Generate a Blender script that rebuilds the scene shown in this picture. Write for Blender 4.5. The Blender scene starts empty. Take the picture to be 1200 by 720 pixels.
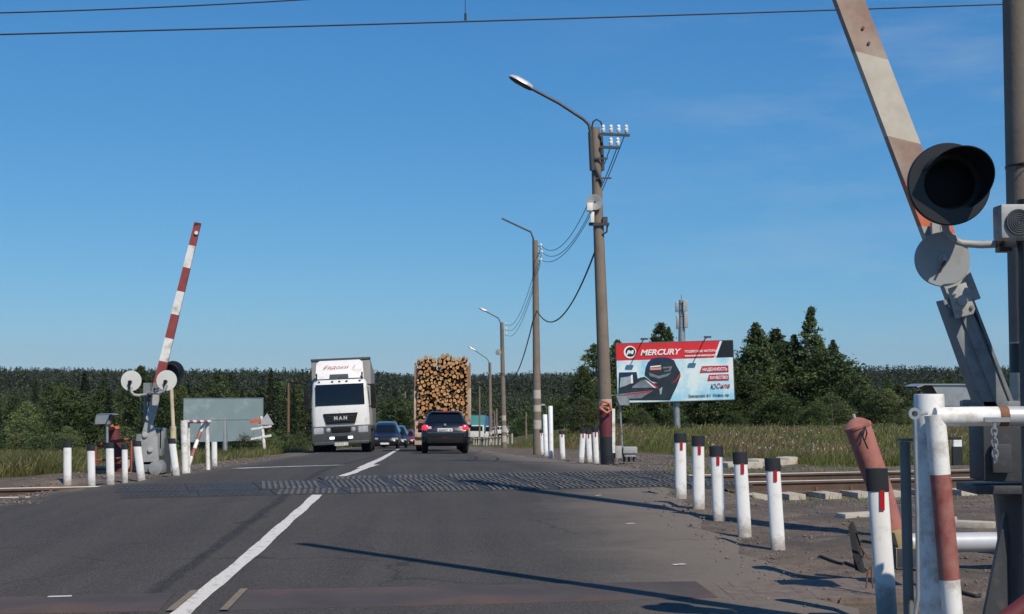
import bpy, math, random
import numpy as np
from mathutils import Vector, Matrix
random.seed(7); rng = np.random.default_rng(7)
SC = bpy.context.scene; COL = SC.collection
PI = math.pi; R = math.radians

# ------------------------------------------------------------------ camera, sky, sun, exposure
CH = 1.4; PITCH = math.atan(90/1600.0); F = 1600.0
cam = bpy.data.cameras.new('camera'); co = bpy.data.objects.new('camera', cam); COL.objects.link(co)
co.location = (0, 0, CH); co.rotation_euler = (PI/2 + PITCH, 0, 0)
cam.sensor_width = 36; cam.lens = 36*F/1200; cam.clip_start = 0.05; cam.clip_end = 30000
SC.camera = co
SUN_EL = 47.0; SDX, SDY = 0.50, -0.866              # direction (ground plane) towards the sun
W = bpy.data.worlds.new('World'); SC.world = W; W.use_nodes = True
wn = W.node_tree; bg = wn.nodes['Background']
sky = wn.nodes.new('ShaderNodeTexSky'); sky.sky_type = 'NISHITA'; sky.sun_disc = False
sky.sun_elevation = R(SUN_EL); sky.sun_rotation = math.atan2(SDX, SDY)
sky.air_density = 1.0; sky.dust_density = 0.0; sky.ozone_density = 6.0; sky.altitude = 100
# faint high cirrus in the sky itself
tc = wn.nodes.new('ShaderNodeTexCoord'); mp = wn.nodes.new('ShaderNodeMapping')
mp.inputs['Scale'].default_value = (2.2, 2.2, 11); mp.inputs['Rotation'].default_value = (0.0, R(14), 0)
nz = wn.nodes.new('ShaderNodeTexNoise'); nz.inputs['Scale'].default_value = 2.3; nz.inputs['Detail'].default_value = 9; nz.inputs['Roughness'].default_value = 0.62
rp = wn.nodes.new('ShaderNodeValToRGB'); rp.color_ramp.elements[0].position = 0.46; rp.color_ramp.elements[1].position = 0.8
rp.color_ramp.elements[1].color = (0.25, 0.25, 0.25, 1)
mx = wn.nodes.new('ShaderNodeMix'); mx.data_type = 'RGBA'
wn.links.new(tc.outputs['Generated'], mp.inputs[0]); wn.links.new(mp.outputs[0], nz.inputs[0]); wn.links.new(nz.outputs[0], rp.inputs[0])
# the camera's rendering of a clear blue sky: deeper blue than the raw model, channel by channel
sp_w = wn.nodes.new('ShaderNodeSeparateColor'); cb_w = wn.nodes.new('ShaderNodeCombineColor'); wn.links.new(sky.outputs[0], sp_w.inputs[0])
for i_, (k_, e_) in enumerate(((.47, 1.04), (1.31, .745), (2.65, .552))):
    pw = wn.nodes.new('ShaderNodeMath'); pw.operation = 'POWER'; pw.inputs[1].default_value = e_; ml_ = wn.nodes.new('ShaderNodeMath'); ml_.operation = 'MULTIPLY'; ml_.inputs[1].default_value = k_
    wn.links.new(sp_w.outputs[i_], pw.inputs[0]); wn.links.new(pw.outputs[0], ml_.inputs[0]); wn.links.new(ml_.outputs[0], cb_w.inputs[i_])
sx_w = wn.nodes.new('ShaderNodeSeparateXYZ'); wn.links.new(tc.outputs['Generated'], sx_w.inputs[0])
mr_w = wn.nodes.new('ShaderNodeMapRange'); mr_w.interpolation_type = 'SMOOTHSTEP'; wn.links.new(sx_w.outputs[0], mr_w.inputs[0]); mr_w.inputs[1].default_value = -.02; mr_w.inputs[2].default_value = .22
ml_w = wn.nodes.new('ShaderNodeMath'); ml_w.operation = 'MULTIPLY'; wn.links.new(rp.outputs[0], ml_w.inputs[0]); wn.links.new(mr_w.outputs[0], ml_w.inputs[1])
wn.links.new(ml_w.outputs[0], mx.inputs[0]); wn.links.new(cb_w.outputs[0], mx.inputs[6]); mx.inputs[7].default_value = (6.5, 7.2, 8.0, 1)
wn.links.new(mx.outputs[2], bg.inputs[0]); bg.inputs[1].default_value = 0.085
sl = bpy.data.lights.new('sun', 'SUN'); sl.energy = 4.5; sl.angle = R(0.53); sl.color = (1.0, 0.90, 0.765)
so = bpy.data.objects.new('sun', sl); COL.objects.link(so)
ce = math.cos(R(SUN_EL))
so.rotation_euler = Vector((SDX*ce, SDY*ce, math.sin(R(SUN_EL)))).to_track_quat('Z', 'Y').to_euler()
SC.view_settings.view_transform = 'Standard'; SC.view_settings.look = 'None'
SC.view_settings.exposure = 0.0; SC.view_settings.gamma = 1.0; SC.view_settings.use_curve_mapping = False

# ------------------------------------------------------------------ projection and terrain
_ct, _st = math.cos(PITCH), math.sin(PITCH)
def P(px, py, d):
    u = (px-600)/F; v = (360-py)/F
    y = _ct - _st*v; z = _st + _ct*v; s = d/y
    return Vector((u*s, d, CH + z*s))
def sm(a, b, x):
    t = np.clip((x-a)/(b-a), 0, 1); return t*t*(3-2*t)
def xc(Y): return -1.55 - 0.055*Y
def spl(Y): return 1.2*np.logaddexp(0, (Y-22.3)/1.2)
def road_z(Y):
    z = -0.042*spl(Y); return -9 + 1.5*np.logaddexp(0, (z+9)/1.5)
LE = [(-60,-7.5),(8,-6.4),(17.4,-6.1),(20,-5.5),(23,-5.3),(28,-5.55),(35,-6.2),(50,-7.5),(60,-8.7),(100,-11.2),(150,-13.9),(300,-22),(700,-44)]
RE = [(-60,1.9),(9,2.15),(15,2.0),(19,2.2),(21.5,2.35),(24,2.3),(29,1.7),(38,.95),(52,0.0),(60,-.5),(100,-3.0),(150,-5.9),(300,-14),(700,-36)]
def ledge(Y): return np.interp(Y, *zip(*LE))
def redge(Y): return np.interp(Y, *zip(*RE))
TA, TM = 19.77, 0.277                                   # railway centre line Y = TA + TM*X
def track_t(X, Y): return (Y - TA - TM*X)/math.sqrt(1+TM*TM)
def ground(X, Y):
    X = np.asarray(X, float); Y = np.asarray(Y, float)
    u = X - xc(Y); z = road_z(Y)
    # right: the land falls more gently than the road
    zr = -0.02*spl(Y) - 0.05 - 0.03*6*np.logaddexp(0, (Y-92)/6.0); zr = np.maximum(zr, -8.5 + 0*Y)
    wr = sm(5.2, 11, u)
    z = z*(1-wr) + np.maximum(zr, z)*wr
    # left: a little below the carriageway
    ol = ledge(Y) - X
    z = z - sm(0.4, 4.0, ol)*(0.10 + 0.35*sm(21, 30, Y))
    # distant hills
    th = X/np.maximum(Y, 1)
    A = 7.5*sm(-0.02, -0.16, th)*1.0 + 8.0*sm(0.10, 0.24, th) + 0.5
    z = z + (A + 1.2*np.sin(X*0.013+1) )*sm(330, 950, Y)
    z = z - 9*sm(1100, 2000, Y) + 30*sm(2600, 4200, Y)*(1+0.12*np.sin(th*17+.6))
    # railway bed beside the road
    ts = track_t(X, Y); wt = np.where(ts > 0, 1-sm(1.7, 2.6, ts), 1-sm(1.7, 6.0, -ts))*sm(0.1, 1.2, np.maximum(X-2.5, ledge(Y)-0.1-X))
    zb = -0.215
    z = z*(1-wt) + zb*wt
    # unevenness off the asphalt
    off = sm(0.1, 1.2, np.maximum(X-redge(Y), ledge(Y)-X))*(1-.8*(1-sm(1.6, 2.2, np.abs(ts))))
    z = z + off*(0.025*np.sin(X*2.3+Y*1.1)*np.cos(Y*1.7-X*.6) + 0.012*np.sin(X*7.1)*np.sin(Y*6.3+1)) - (1-off)*0.035
    return z
def gz(x, y): return float(ground(x, y))
def hit(px, py, dmin=4.0, dmax=400):
    d = dmin; prev = None
    while d < dmax:
        p = P(px, py, d); z = gz(p.x, p.y)
        if p.z <= z: break
        d *= 1.003
    return Vector((p.x, p.y, z))
def roadpt(px, py):                                      # point on the road surface proper
    d = 4.0
    while d < 400:
        p = P(px, py, d)
        if p.z <= float(road_z(p.y)): break
        d *= 1.001
    return Vector((p.x, p.y, float(road_z(p.y))))

# ------------------------------------------------------------------ materials
def newmat(name):
    m = bpy.data.materials.new(name); m.use_nodes = True
    return m, m.node_tree, m.node_tree.nodes['Principled BSDF']
def N(nt, t, **kw):
    n = nt.nodes.new(t)
    for k, v in kw.items():
        if isinstance(k, str) and hasattr(n, k): setattr(n, k, v)
        else: n.inputs[k].default_value = v
    return n
def noise(nt, scale, detail=4, rough=.55, coord='Object', sc=None):
    t = nt.nodes.new('ShaderNodeTexCoord'); n = nt.nodes.new('ShaderNodeTexNoise')
    n.inputs['Scale'].default_value = scale; n.inputs['Detail'].default_value = detail; n.inputs['Roughness'].default_value = rough
    if sc:
        m = nt.nodes.new('ShaderNodeMapping'); m.inputs['Scale'].default_value = sc
        nt.links.new(t.outputs[coord], m.inputs[0]); nt.links.new(m.outputs[0], n.inputs[0])
    else: nt.links.new(t.outputs[coord], n.inputs[0])
    return n.outputs[0]
def ramp(nt, fac, stops):
    r = nt.nodes.new('ShaderNodeValToRGB'); e = r.color_ramp.elements
    while len(e) < len(stops): e.new(0.5)
    for i, (p, c) in enumerate(stops):
        e[i].position = p; e[i].color = (*c, 1) if len(c) == 3 else c
    nt.links.new(fac, r.inputs[0]); return r.outputs[0]
def mixc(nt, fac, a, b, blend='MIX'):
    m = nt.nodes.new('ShaderNodeMix'); m.data_type = 'RGBA'; m.blend_type = blend
    for s, x in ((0, fac), (6, a), (7, b)):
        if hasattr(x, 'links'): nt.links.new(x, m.inputs[s])
        elif s == 0: m.inputs[0].default_value = x
        else: m.inputs[s].default_value = (*x, 1)
    return m.outputs[2]
def g3(v): return (v, v, v)
def bump(nt, bs, h, strength, dist):
    b = nt.nodes.new('ShaderNodeBump'); b.inputs['Strength'].default_value = strength; b.inputs['Distance'].default_value = dist
    nt.links.new(h, b.inputs['Height']); nt.links.new(b.outputs[0], bs.inputs['Normal'])
def mat(name, c, rough=.6, metal=0.0, var=.18, scale=6, dirt=None, dirtamt=.5, dscale=3, bmp=0.0, bscale=40, spec=.5, coat=0, emit=None):
    m, nt, bs = newmat(name)
    dark = tuple(x*(1-var) for x in c); lite = tuple(min(1, x*(1+var)) for x in c)
    col = ramp(nt, noise(nt, scale, 6, .6), [(.3, dark), (.7, lite)])
    if dirt:
        k = ramp(nt, noise(nt, dscale, 8, .68), [(.62-.3*dirtamt, g3(0)), (.75-.1*dirtamt, g3(1))])
        col = mixc(nt, k, col, dirt)
    nt.links.new(col, bs.inputs['Base Color'])
    bs.inputs['Roughness'].default_value = rough; bs.inputs['Metallic'].default_value = metal
    bs.inputs['Specular IOR Level'].default_value = spec; bs.inputs['Coat Weight'].default_value = coat
    if bmp: bump(nt, bs, noise(nt, bscale, 5, .6), .6, bmp)
    if emit: bs.inputs['Emission Color'].default_value = (*emit[0], 1); bs.inputs['Emission Strength'].default_value = emit[1]
    return m
M = {}
M['post_white'] = mat('post_white', (.78,.78,.76), .45, var=.04, dirt=(.45,.41,.35), dirtamt=.25, dscale=5)
m, nt, bs = M['post_white'], M['post_white'].node_tree, M['post_white'].node_tree.nodes['Principled BSDF']
tcp = nt.nodes.new('ShaderNodeTexCoord'); spz = nt.nodes.new('ShaderNodeSeparateXYZ'); nt.links.new(tcp.outputs['Object'], spz.inputs[0])
mrz = nt.nodes.new('ShaderNodeMapRange'); nt.links.new(spz.outputs[2], mrz.inputs[0]); mrz.inputs[1].default_value = 0; mrz.inputs[2].default_value = .24; mrz.inputs[3].default_value = .35; mrz.inputs[4].default_value = -.12
oip = nt.nodes.new('ShaderNodeObjectInfo'); nzp = nt.nodes.new('ShaderNodeTexNoise'); nzp.noise_dimensions = '4D'; nzp.inputs['Scale'].default_value = 11; nzp.inputs['Detail'].default_value = 8; nzp.inputs['Roughness'].default_value = .7
mw = nt.nodes.new('ShaderNodeMath'); mw.operation = 'MULTIPLY'; mw.inputs[1].default_value = 40; nt.links.new(oip.outputs['Random'], mw.inputs[0]); nt.links.new(mw.outputs[0], nzp.inputs['W']); nt.links.new(tcp.outputs['Object'], nzp.inputs[0])
adp = nt.nodes.new('ShaderNodeMath'); adp.operation = 'ADD'; nt.links.new(mrz.outputs[0], adp.inputs[0]); nt.links.new(nzp.outputs[0], adp.inputs[1])
lnk = bs.inputs['Base Color'].links[0].from_socket
nt.links.new(mixc(nt, ramp(nt, adp.outputs[0], [(.5, g3(0)), (.78, g3(.75))]), lnk, (.25,.21,.17)), bs.inputs['Base Color'])
M['post_black'] = mat('post_black', (.018,.02,.022), .5)
M['post_red'] = mat('reflector_red', (.42,.012,.018), .3, coat=.4)
M['white'] = mat('white_paint', (.76,.755,.72), .5, var=.06, dirt=(.36,.29,.22), dirtamt=.45, dscale=7, bmp=.001)
M['red'] = mat('red_paint', (.27,.055,.05), .5, var=.2, dirt=(.2,.09,.07), dirtamt=.4, dscale=8)
M['band_red'] = mat('barrier_red', (.27,.065,.055), .6, var=.28, dirt=(.3,.15,.12), dirtamt=.8, dscale=12, bmp=.001)
M['salmon'] = mat('faded_red_steel', (.38,.15,.12), .65, var=.16, dirt=(.20,.06,.045), dirtamt=.45, dscale=4, bmp=.002, bscale=25)
M['fade_red'] = mat('faded_boom_red', (.30,.19,.145), .75, var=.22, dirt=(.38,.31,.25), dirtamt=.65, dscale=4)
M['orange_red'] = mat('boom_orange_red', (.55,.13,.06), .55, var=.2, dirt=(.40,.22,.15), dirtamt=.5, dscale=10)
M['fade_white'] = mat('faded_boom_white', (.50,.45,.37), .65, var=.12, dirt=(.40,.33,.25), dirtamt=.45, dscale=5)
M['grey'] = mat('grey_paint', (.21,.225,.23), .55, var=.12, dirt=(.10,.105,.105), dirtamt=.4, dscale=6, bmp=.0015)
M['grey_dark'] = mat('dark_grey_and_shade', (.045,.05,.057), .5, var=.2, dirt=(.10,.095,.088), dirtamt=.25, dscale=7, bmp=.0015)  # dark tone also stands in for shade on the right barrier drive
M['grey_lt'] = mat('pale_grey_paint', (.36,.365,.355), .5, var=.1, dirt=(.24,.22,.19), dirtamt=.35, dscale=14)
M['black'] = mat('black_enamel', (.010,.011,.013), .42, var=.2)
M['black_lens'] = mat('black_lens', (.004,.004,.005), .7, spec=.2)
M['disc_white'] = mat('disc_cream', (.62,.62,.58), .5, var=.06, dirt=(.4,.38,.33), dirtamt=.3)
M['disc_grey'] = mat('disc_grey', (.30,.315,.315), .55, var=.1, dirt=(.22,.22,.21), dirtamt=.35, dscale=12)
M['galv'] = mat('galvanised_steel', (.42,.43,.43), .45, metal=.7, var=.12, dirt=(.3,.3,.29), dirtamt=.4, dscale=8)
M['alu'] = mat('aluminium_paint', (.52,.53,.54), .4, metal=.25, var=.08, dirt=(.4,.38,.36), dirtamt=.3)
M['rust'] = mat('rusty_steel', (.16,.075,.04), .85, var=.35, scale=14, bmp=.003)
M['conc'] = mat('concrete_pole', (.20,.16,.122), .85, var=.2, scale=5, dirt=(.13,.105,.085), dirtamt=.45, dscale=2.5, bmp=.004, bscale=30)
M['conc_lt'] = mat('pale_concrete', (.46,.42,.35), .85, var=.18, dirt=(.27,.23,.18), dirtamt=.45, dscale=6, bmp=.006)
M['wood_pole'] = mat('brown_pole', (.17,.095,.055), .85, var=.25)
M['wire'] = mat('wire', (.02,.022,.025), .6)
M['insul'] = mat('porcelain', (.78,.78,.76), .15, coat=.5)
M['cream'] = mat('cream_paint', (.58,.50,.34), .5, var=.1, dirt=(.35,.27,.17), dirtamt=.3)
M['darkred'] = mat('dark_red_and_shade', (.13,.022,.027), .6, var=.2, dirt=(.05,.03,.03), dirtamt=.4)  # real dark red paint; on the left leaning cylinder it stands in for shade
M['rail_side'] = mat('rail_side', (.085,.055,.038), .8, var=.3, scale=3, bmp=.002)
M['rail_top'] = mat('rail_top', (.30,.28,.26), .45, metal=.6, var=.1)
M['bb_blank'] = mat('blank_board', (.19,.255,.275), .5, var=.07, scale=.8, dirt=(.29,.36,.37), dirtamt=.3, dscale=.9)
M['yellow'] = mat('tan_housing', (.42,.31,.15), .6, var=.2, dirt=(.2,.15,.1), dirtamt=.5)
M['rubber'] = mat('rubber', (.022,.022,.024), .85, var=.25)
M['steel_plate'] = mat('deck_steel_plate', (.078,.064,.058), .75, spec=.2, var=.22, scale=1.4, dirt=(.14,.075,.055), dirtamt=.38, dscale=.9, bmp=.002, bscale=70)
M['line'] = None

# road paint, worn at the edges and crazed
m, nt, bs = newmat('road_paint'); M['line'] = m
n1 = noise(nt, 9, 9, .72); n2 = noise(nt, 60, 4, .7)
k = ramp(nt, n1, [(.36, g3(0)), (.44, g3(1))]); k2 = ramp(nt, n2, [(.30, g3(.55)), (.5, g3(1))])
col = mixc(nt, k, (.30,.28,.25), (.66,.62,.55)); col = mixc(nt, 1.0, col, k2, 'MULTIPLY')
nt.links.new(col, bs.inputs[0]); bs.inputs['Roughness'].default_value = .7

# asphalt; UV "lane" = (metres from the centre line, metres along), UV "edge" = (metres inside right edge, inside left edge)
m, nt, bs = newmat('asphalt'); M['asphalt'] = m
uv = N(nt, 'ShaderNodeUVMap', uv_map='lane'); ue = N(nt, 'ShaderNodeUVMap', uv_map='edge')
sx = N(nt, 'ShaderNodeSeparateXYZ'); nt.links.new(uv.outputs[0], sx.inputs[0])
se = N(nt, 'ShaderNodeSeparateXYZ'); nt.links.new(ue.outputs[0], se.inputs[0])
def mth(op, a, b=None, c=None):
    n = nt.nodes.new('ShaderNodeMath'); n.operation = op
    for i, x in enumerate((a, b, c)):
        if x is None: continue
        if hasattr(x, 'links'): nt.links.new(x, n.inputs[i])
        else: n.inputs[i].default_value = x
    return n.outputs[0]
big = noise(nt, .35, 6, .6); mid = noise(nt, 2.2, 6, .65); fine = noise(nt, 85, 3, .7); grain = noise(nt, 260, 2, .6)
base = ramp(nt, big, [(.3, (.055,.0505,.0465)), (.7, (.078,.0715,.064))])
base = mixc(nt, ramp(nt, mid, [(.35, g3(0)), (.75, g3(.5))]), base, (.070,.065,.060))
# wheel tracks along each lane, a smooth worn band
mp_ = N(nt, 'ShaderNodeMapping'); mp_.inputs['Scale'].default_value = (2.6, .13, 1); nt.links.new(uv.outputs[0], mp_.inputs[0])
st = nt.nodes.new('ShaderNodeTexNoise'); st.inputs['Scale'].default_value = 1.0; st.inputs['Detail'].default_value = 7; nt.links.new(mp_.outputs[0], st.inputs[0])
base = mixc(nt, ramp(nt, st.outputs[0], [(.42, g3(0)), (.62, g3(.4))]), base, (.038,.036,.036))
# tar seam just left of the centre line
wob = mth('MULTIPLY', mth('SUBTRACT', mid, .5), .12)
sd = mth('ABSOLUTE', mth('ADD', mth('ADD', sx.outputs[0], .34), wob))
seam = ramp(nt, sd, [(.03, g3(.75)), (.08, g3(0))])
base = mixc(nt, seam, base, (.022,.022,.025))
# speckle of stones in the bitumen
base = mixc(nt, ramp(nt, fine, [(.52, g3(0)), (.66, g3(.8))]), base, (.15,.143,.135))
base = mixc(nt, ramp(nt, fine, [(.32, g3(.8)), (.46, g3(0))]), base, (.018,.018,.018))
# dust and grit thrown to the edges
dn = mth('MULTIPLY', mth('SUBTRACT', big, .5), 1.5); dn2 = mth('MULTIPLY', mth('SUBTRACT', mid, .5), .9)
er = mth('ADD', mth('ADD', se.outputs[0], dn), dn2)
dust = ramp(nt, er, [(.0, g3(1)), (.0, g3(1))])
mr = N(nt, 'ShaderNodeMapRange'); mr.interpolation_type = 'SMOOTHSTEP'
nt.links.new(er, mr.inputs[0]); mr.inputs[1].default_value = .35; mr.inputs[2].default_value = 1.9; mr.inputs[3].default_value = .95; mr.inputs[4].default_value = 0
base = mixc(nt, mr.outputs[0], base, mixc(nt, fine, (.125,.105,.085), (.215,.185,.155)))
el = mth('ADD', se.outputs[1], mth('MULTIPLY', mth('SUBTRACT', mid, .5), .8))
mr2 = N(nt, 'ShaderNodeMapRange'); nt.links.new(el, mr2.inputs[0]); mr2.inputs[1].default_value = 0.0; mr2.inputs[2].default_value = .5; mr2.inputs[3].default_value = .7; mr2.inputs[4].default_value = 0
base = mixc(nt, mr2.outputs[0], base, (.14,.125,.108))
# fine cracks
vo = nt.nodes.new('ShaderNodeTexVoronoi'); vo.feature = 'DISTANCE_TO_EDGE'; vo.inputs['Scale'].default_value = .55
tco = nt.nodes.new('ShaderNodeTexCoord'); dis = nt.nodes.new('ShaderNodeTexNoise'); dis.inputs['Scale'].default_value = 3; dis.inputs['Detail'].default_value = 6
nt.links.new(tco.outputs['Object'], dis.inputs[0])
ad = nt.nodes.new('ShaderNodeMix'); ad.data_type = 'VECTOR'; ad.inputs[0].default_value = .25
nt.links.new(tco.outputs['Object'], ad.inputs[4]); nt.links.new(dis.outputs['Color'], ad.inputs[5]); nt.links.new(ad.outputs[1], vo.inputs[0])
crk = ramp(nt, vo.outputs[0], [(.003, g3(.5)), (.010, g3(0))])
base = mixc(nt, mixc(nt, 1.0, crk, ramp(nt, big, [(.46, g3(.15)), (.56, g3(1))]), 'MULTIPLY'), base, (.02,.02,.021))
oil = noise(nt, 1.1, 3, .5)
base = mixc(nt, ramp(nt, oil, [(.68, g3(0)), (.75, g3(.3))]), base, (.025,.024,.024))
nt.links.new(base, bs.inputs[0]); bs.inputs['Roughness'].default_value = .93
bs.inputs['Specular IOR Level'].default_value = .12
bump(nt, bs, fine, .5, .006)

# rubber crossing panels with a herringbone of worn ribs
m, nt, bs = newmat('rubber_panel'); M['panel'] = m; bs.inputs['Specular IOR Level'].default_value = .15
n1 = noise(nt, 5, 6, .65); n2 = noise(nt, 50, 4, .6)
c = ramp(nt, n1, [(.3, (.034,.034,.034)), (.7, (.062,.059,.056))]); c = mixc(nt, ramp(nt, n2, [(.5, g3(0)), (.7, g3(.4))]), c, (.10,.09,.08))
nt.links.new(c, bs.inputs[0]); bs.inputs['Roughness'].default_value = .6
M['panel_rib'] = mat('rubber_rib', (.115,.112,.106), .8, spec=.2, var=.35, scale=3, dirt=(.08,.08,.078), dirtamt=.5, dscale=2)
M['panel_hole'] = mat('panel_slot', (.012,.012,.014), .8)

# ground: gravel and dirt against meadow soil, by the vertex weight "gravel"
m, nt, bs = newmat('ground_soil'); M['ground'] = m
at = N(nt, 'ShaderNodeAttribute', attribute_name='gravel')
a = noise(nt, .7, 6, .6); b = noise(nt, 4, 7, .7); c_ = noise(nt, 45, 4, .7); d_ = noise(nt, 120, 3, .7)
gr = ramp(nt, b, [(.3, (.110,.084,.064)), (.7, (.195,.155,.122))])
gr = mixc(nt, ramp(nt, a, [(.42, g3(0)), (.6, g3(.75))]), gr, (.085,.074,.066))
gr = mixc(nt, ramp(nt, noise(nt, 1.6, 7, .7), [(.5, g3(0)), (.62, g3(.6))]), gr, (.26,.20,.15))
gr = mixc(nt, ramp(nt, c_, [(.58, g3(0)), (.7, g3(.75))]), gr, (.33,.29,.25))
gr = mixc(nt, ramp(nt, c_, [(.3, g3(.8)), (.42, g3(0))]), gr, (.045,.038,.033))
gs = ramp(nt, b, [(.3, (.055,.062,.022)), (.55, (.10,.098,.040)), (.75, (.16,.135,.07))])
w = mth2 = nt.nodes.new('ShaderNodeMath'); w.operation = 'ADD'
sub = nt.nodes.new('ShaderNodeMath'); sub.operation = 'MULTIPLY_ADD'; nt.links.new(b, sub.inputs[0]); sub.inputs[1].default_value = .9; sub.inputs[2].default_value = -.45
nt.links.new(at.outputs['Fac'], w.inputs[0]); nt.links.new(sub.outputs[0], w.inputs[1])
k = ramp(nt, w.outputs[0], [(.4, g3(0)), (.6, g3(1))])
nt.links.new(mixc(nt, k, gs, gr), bs.inputs[0]); bs.inputs['Roughness'].default_value = .95; bs.inputs['Specular IOR Level'].default_value = .2
bump(nt, bs, c_, .9, .03)

def foliage(name, dark, lite, scale=.9, trans=.25):
    m, nt, bs = newmat(name)
    oi = nt.nodes.new('ShaderNodeObjectInfo')
    n1 = noise(nt, scale, 5, .6); n2 = noise(nt, 14, 3, .6)
    c = ramp(nt, n1, [(.32, dark), (.68, lite)])
    c = mixc(nt, ramp(nt, n2, [(.35, g3(0)), (.7, g3(.5))]), c, tuple(min(1, x*1.55) for x in lite))
    h = nt.nodes.new('ShaderNodeHueSaturation')
    mr = nt.nodes.new('ShaderNodeMapRange'); nt.links.new(oi.outputs['Random'], mr.inputs[0]); mr.inputs[3].default_value = .55; mr.inputs[4].default_value = 1.4
    mh = nt.nodes.new('ShaderNodeMath'); mh.operation = 'MULTIPLY'; mh.inputs[1].default_value = 7.31; mf = nt.nodes.new('ShaderNodeMath'); mf.operation = 'FRACT'; nt.links.new(oi.outputs['Random'], mh.inputs[0]); nt.links.new(mh.outputs[0], mf.inputs[0]); mhr = nt.nodes.new('ShaderNodeMapRange'); nt.links.new(mf.outputs[0], mhr.inputs[0]); mhr.inputs[3].default_value = .475; mhr.inputs[4].default_value = .515; nt.links.new(mhr.outputs[0], h.inputs['Hue'])
    nt.links.new(mr.outputs[0], h.inputs['Value']); nt.links.new(c, h.inputs['Color'])
    nt.links.new(h.outputs[0], bs.inputs[0]); bs.inputs['Roughness'].default_value = .55; bs.inputs['Specular IOR Level'].default_value = .3
    tr = nt.nodes.new('ShaderNodeBsdfTranslucent'); nt.links.new(h.outputs[0], tr.inputs[0])
    ms = nt.nodes.new('ShaderNodeMixShader'); ms.inputs[0].default_value = trans
    nt.links.new(bs.outputs[0], ms.inputs[1]); nt.links.new(tr.outputs[0], ms.inputs[2])
    nt.links.new(ms.outputs[0], nt.nodes['Material Output'].inputs[0])
    return m
M['leaf'] = foliage('broad_leaves', (.026,.043,.013), (.070,.098,.028))
M['leaf_light'] = foliage('pale_leaves', (.048,.070,.024), (.11,.145,.052))
M['needle'] = foliage('conifer_needles', (.015,.027,.010), (.036,.056,.022), trans=.1)
M['far'] = foliage('far_woods', (.014,.025,.010), (.040,.056,.021), scale=.05, trans=.1)
M['far_dark'] = foliage('hill_conifers', (.015,.025,.010), (.035,.048,.019), scale=.03, trans=.05)
M['grass_g'] = foliage('green_grass', (.085,.108,.022), (.19,.215,.06), scale=.35, trans=.35)
M['grass_t'] = foliage('dry_grass', (.17,.13,.065), (.31,.24,.125), scale=.4, trans=.35)
M['flower'] = foliage('white_wildflower', (.45,.45,.36), (.6,.6,.5), trans=.2)
M['bark'] = mat('bark', (.12,.095,.075), .9, var=.3, bmp=.01)
M['birch'] = mat('pale_bark', (.36,.34,.30), .8, var=.2, dirt=(.05,.045,.04), dirtamt=.35)

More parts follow.
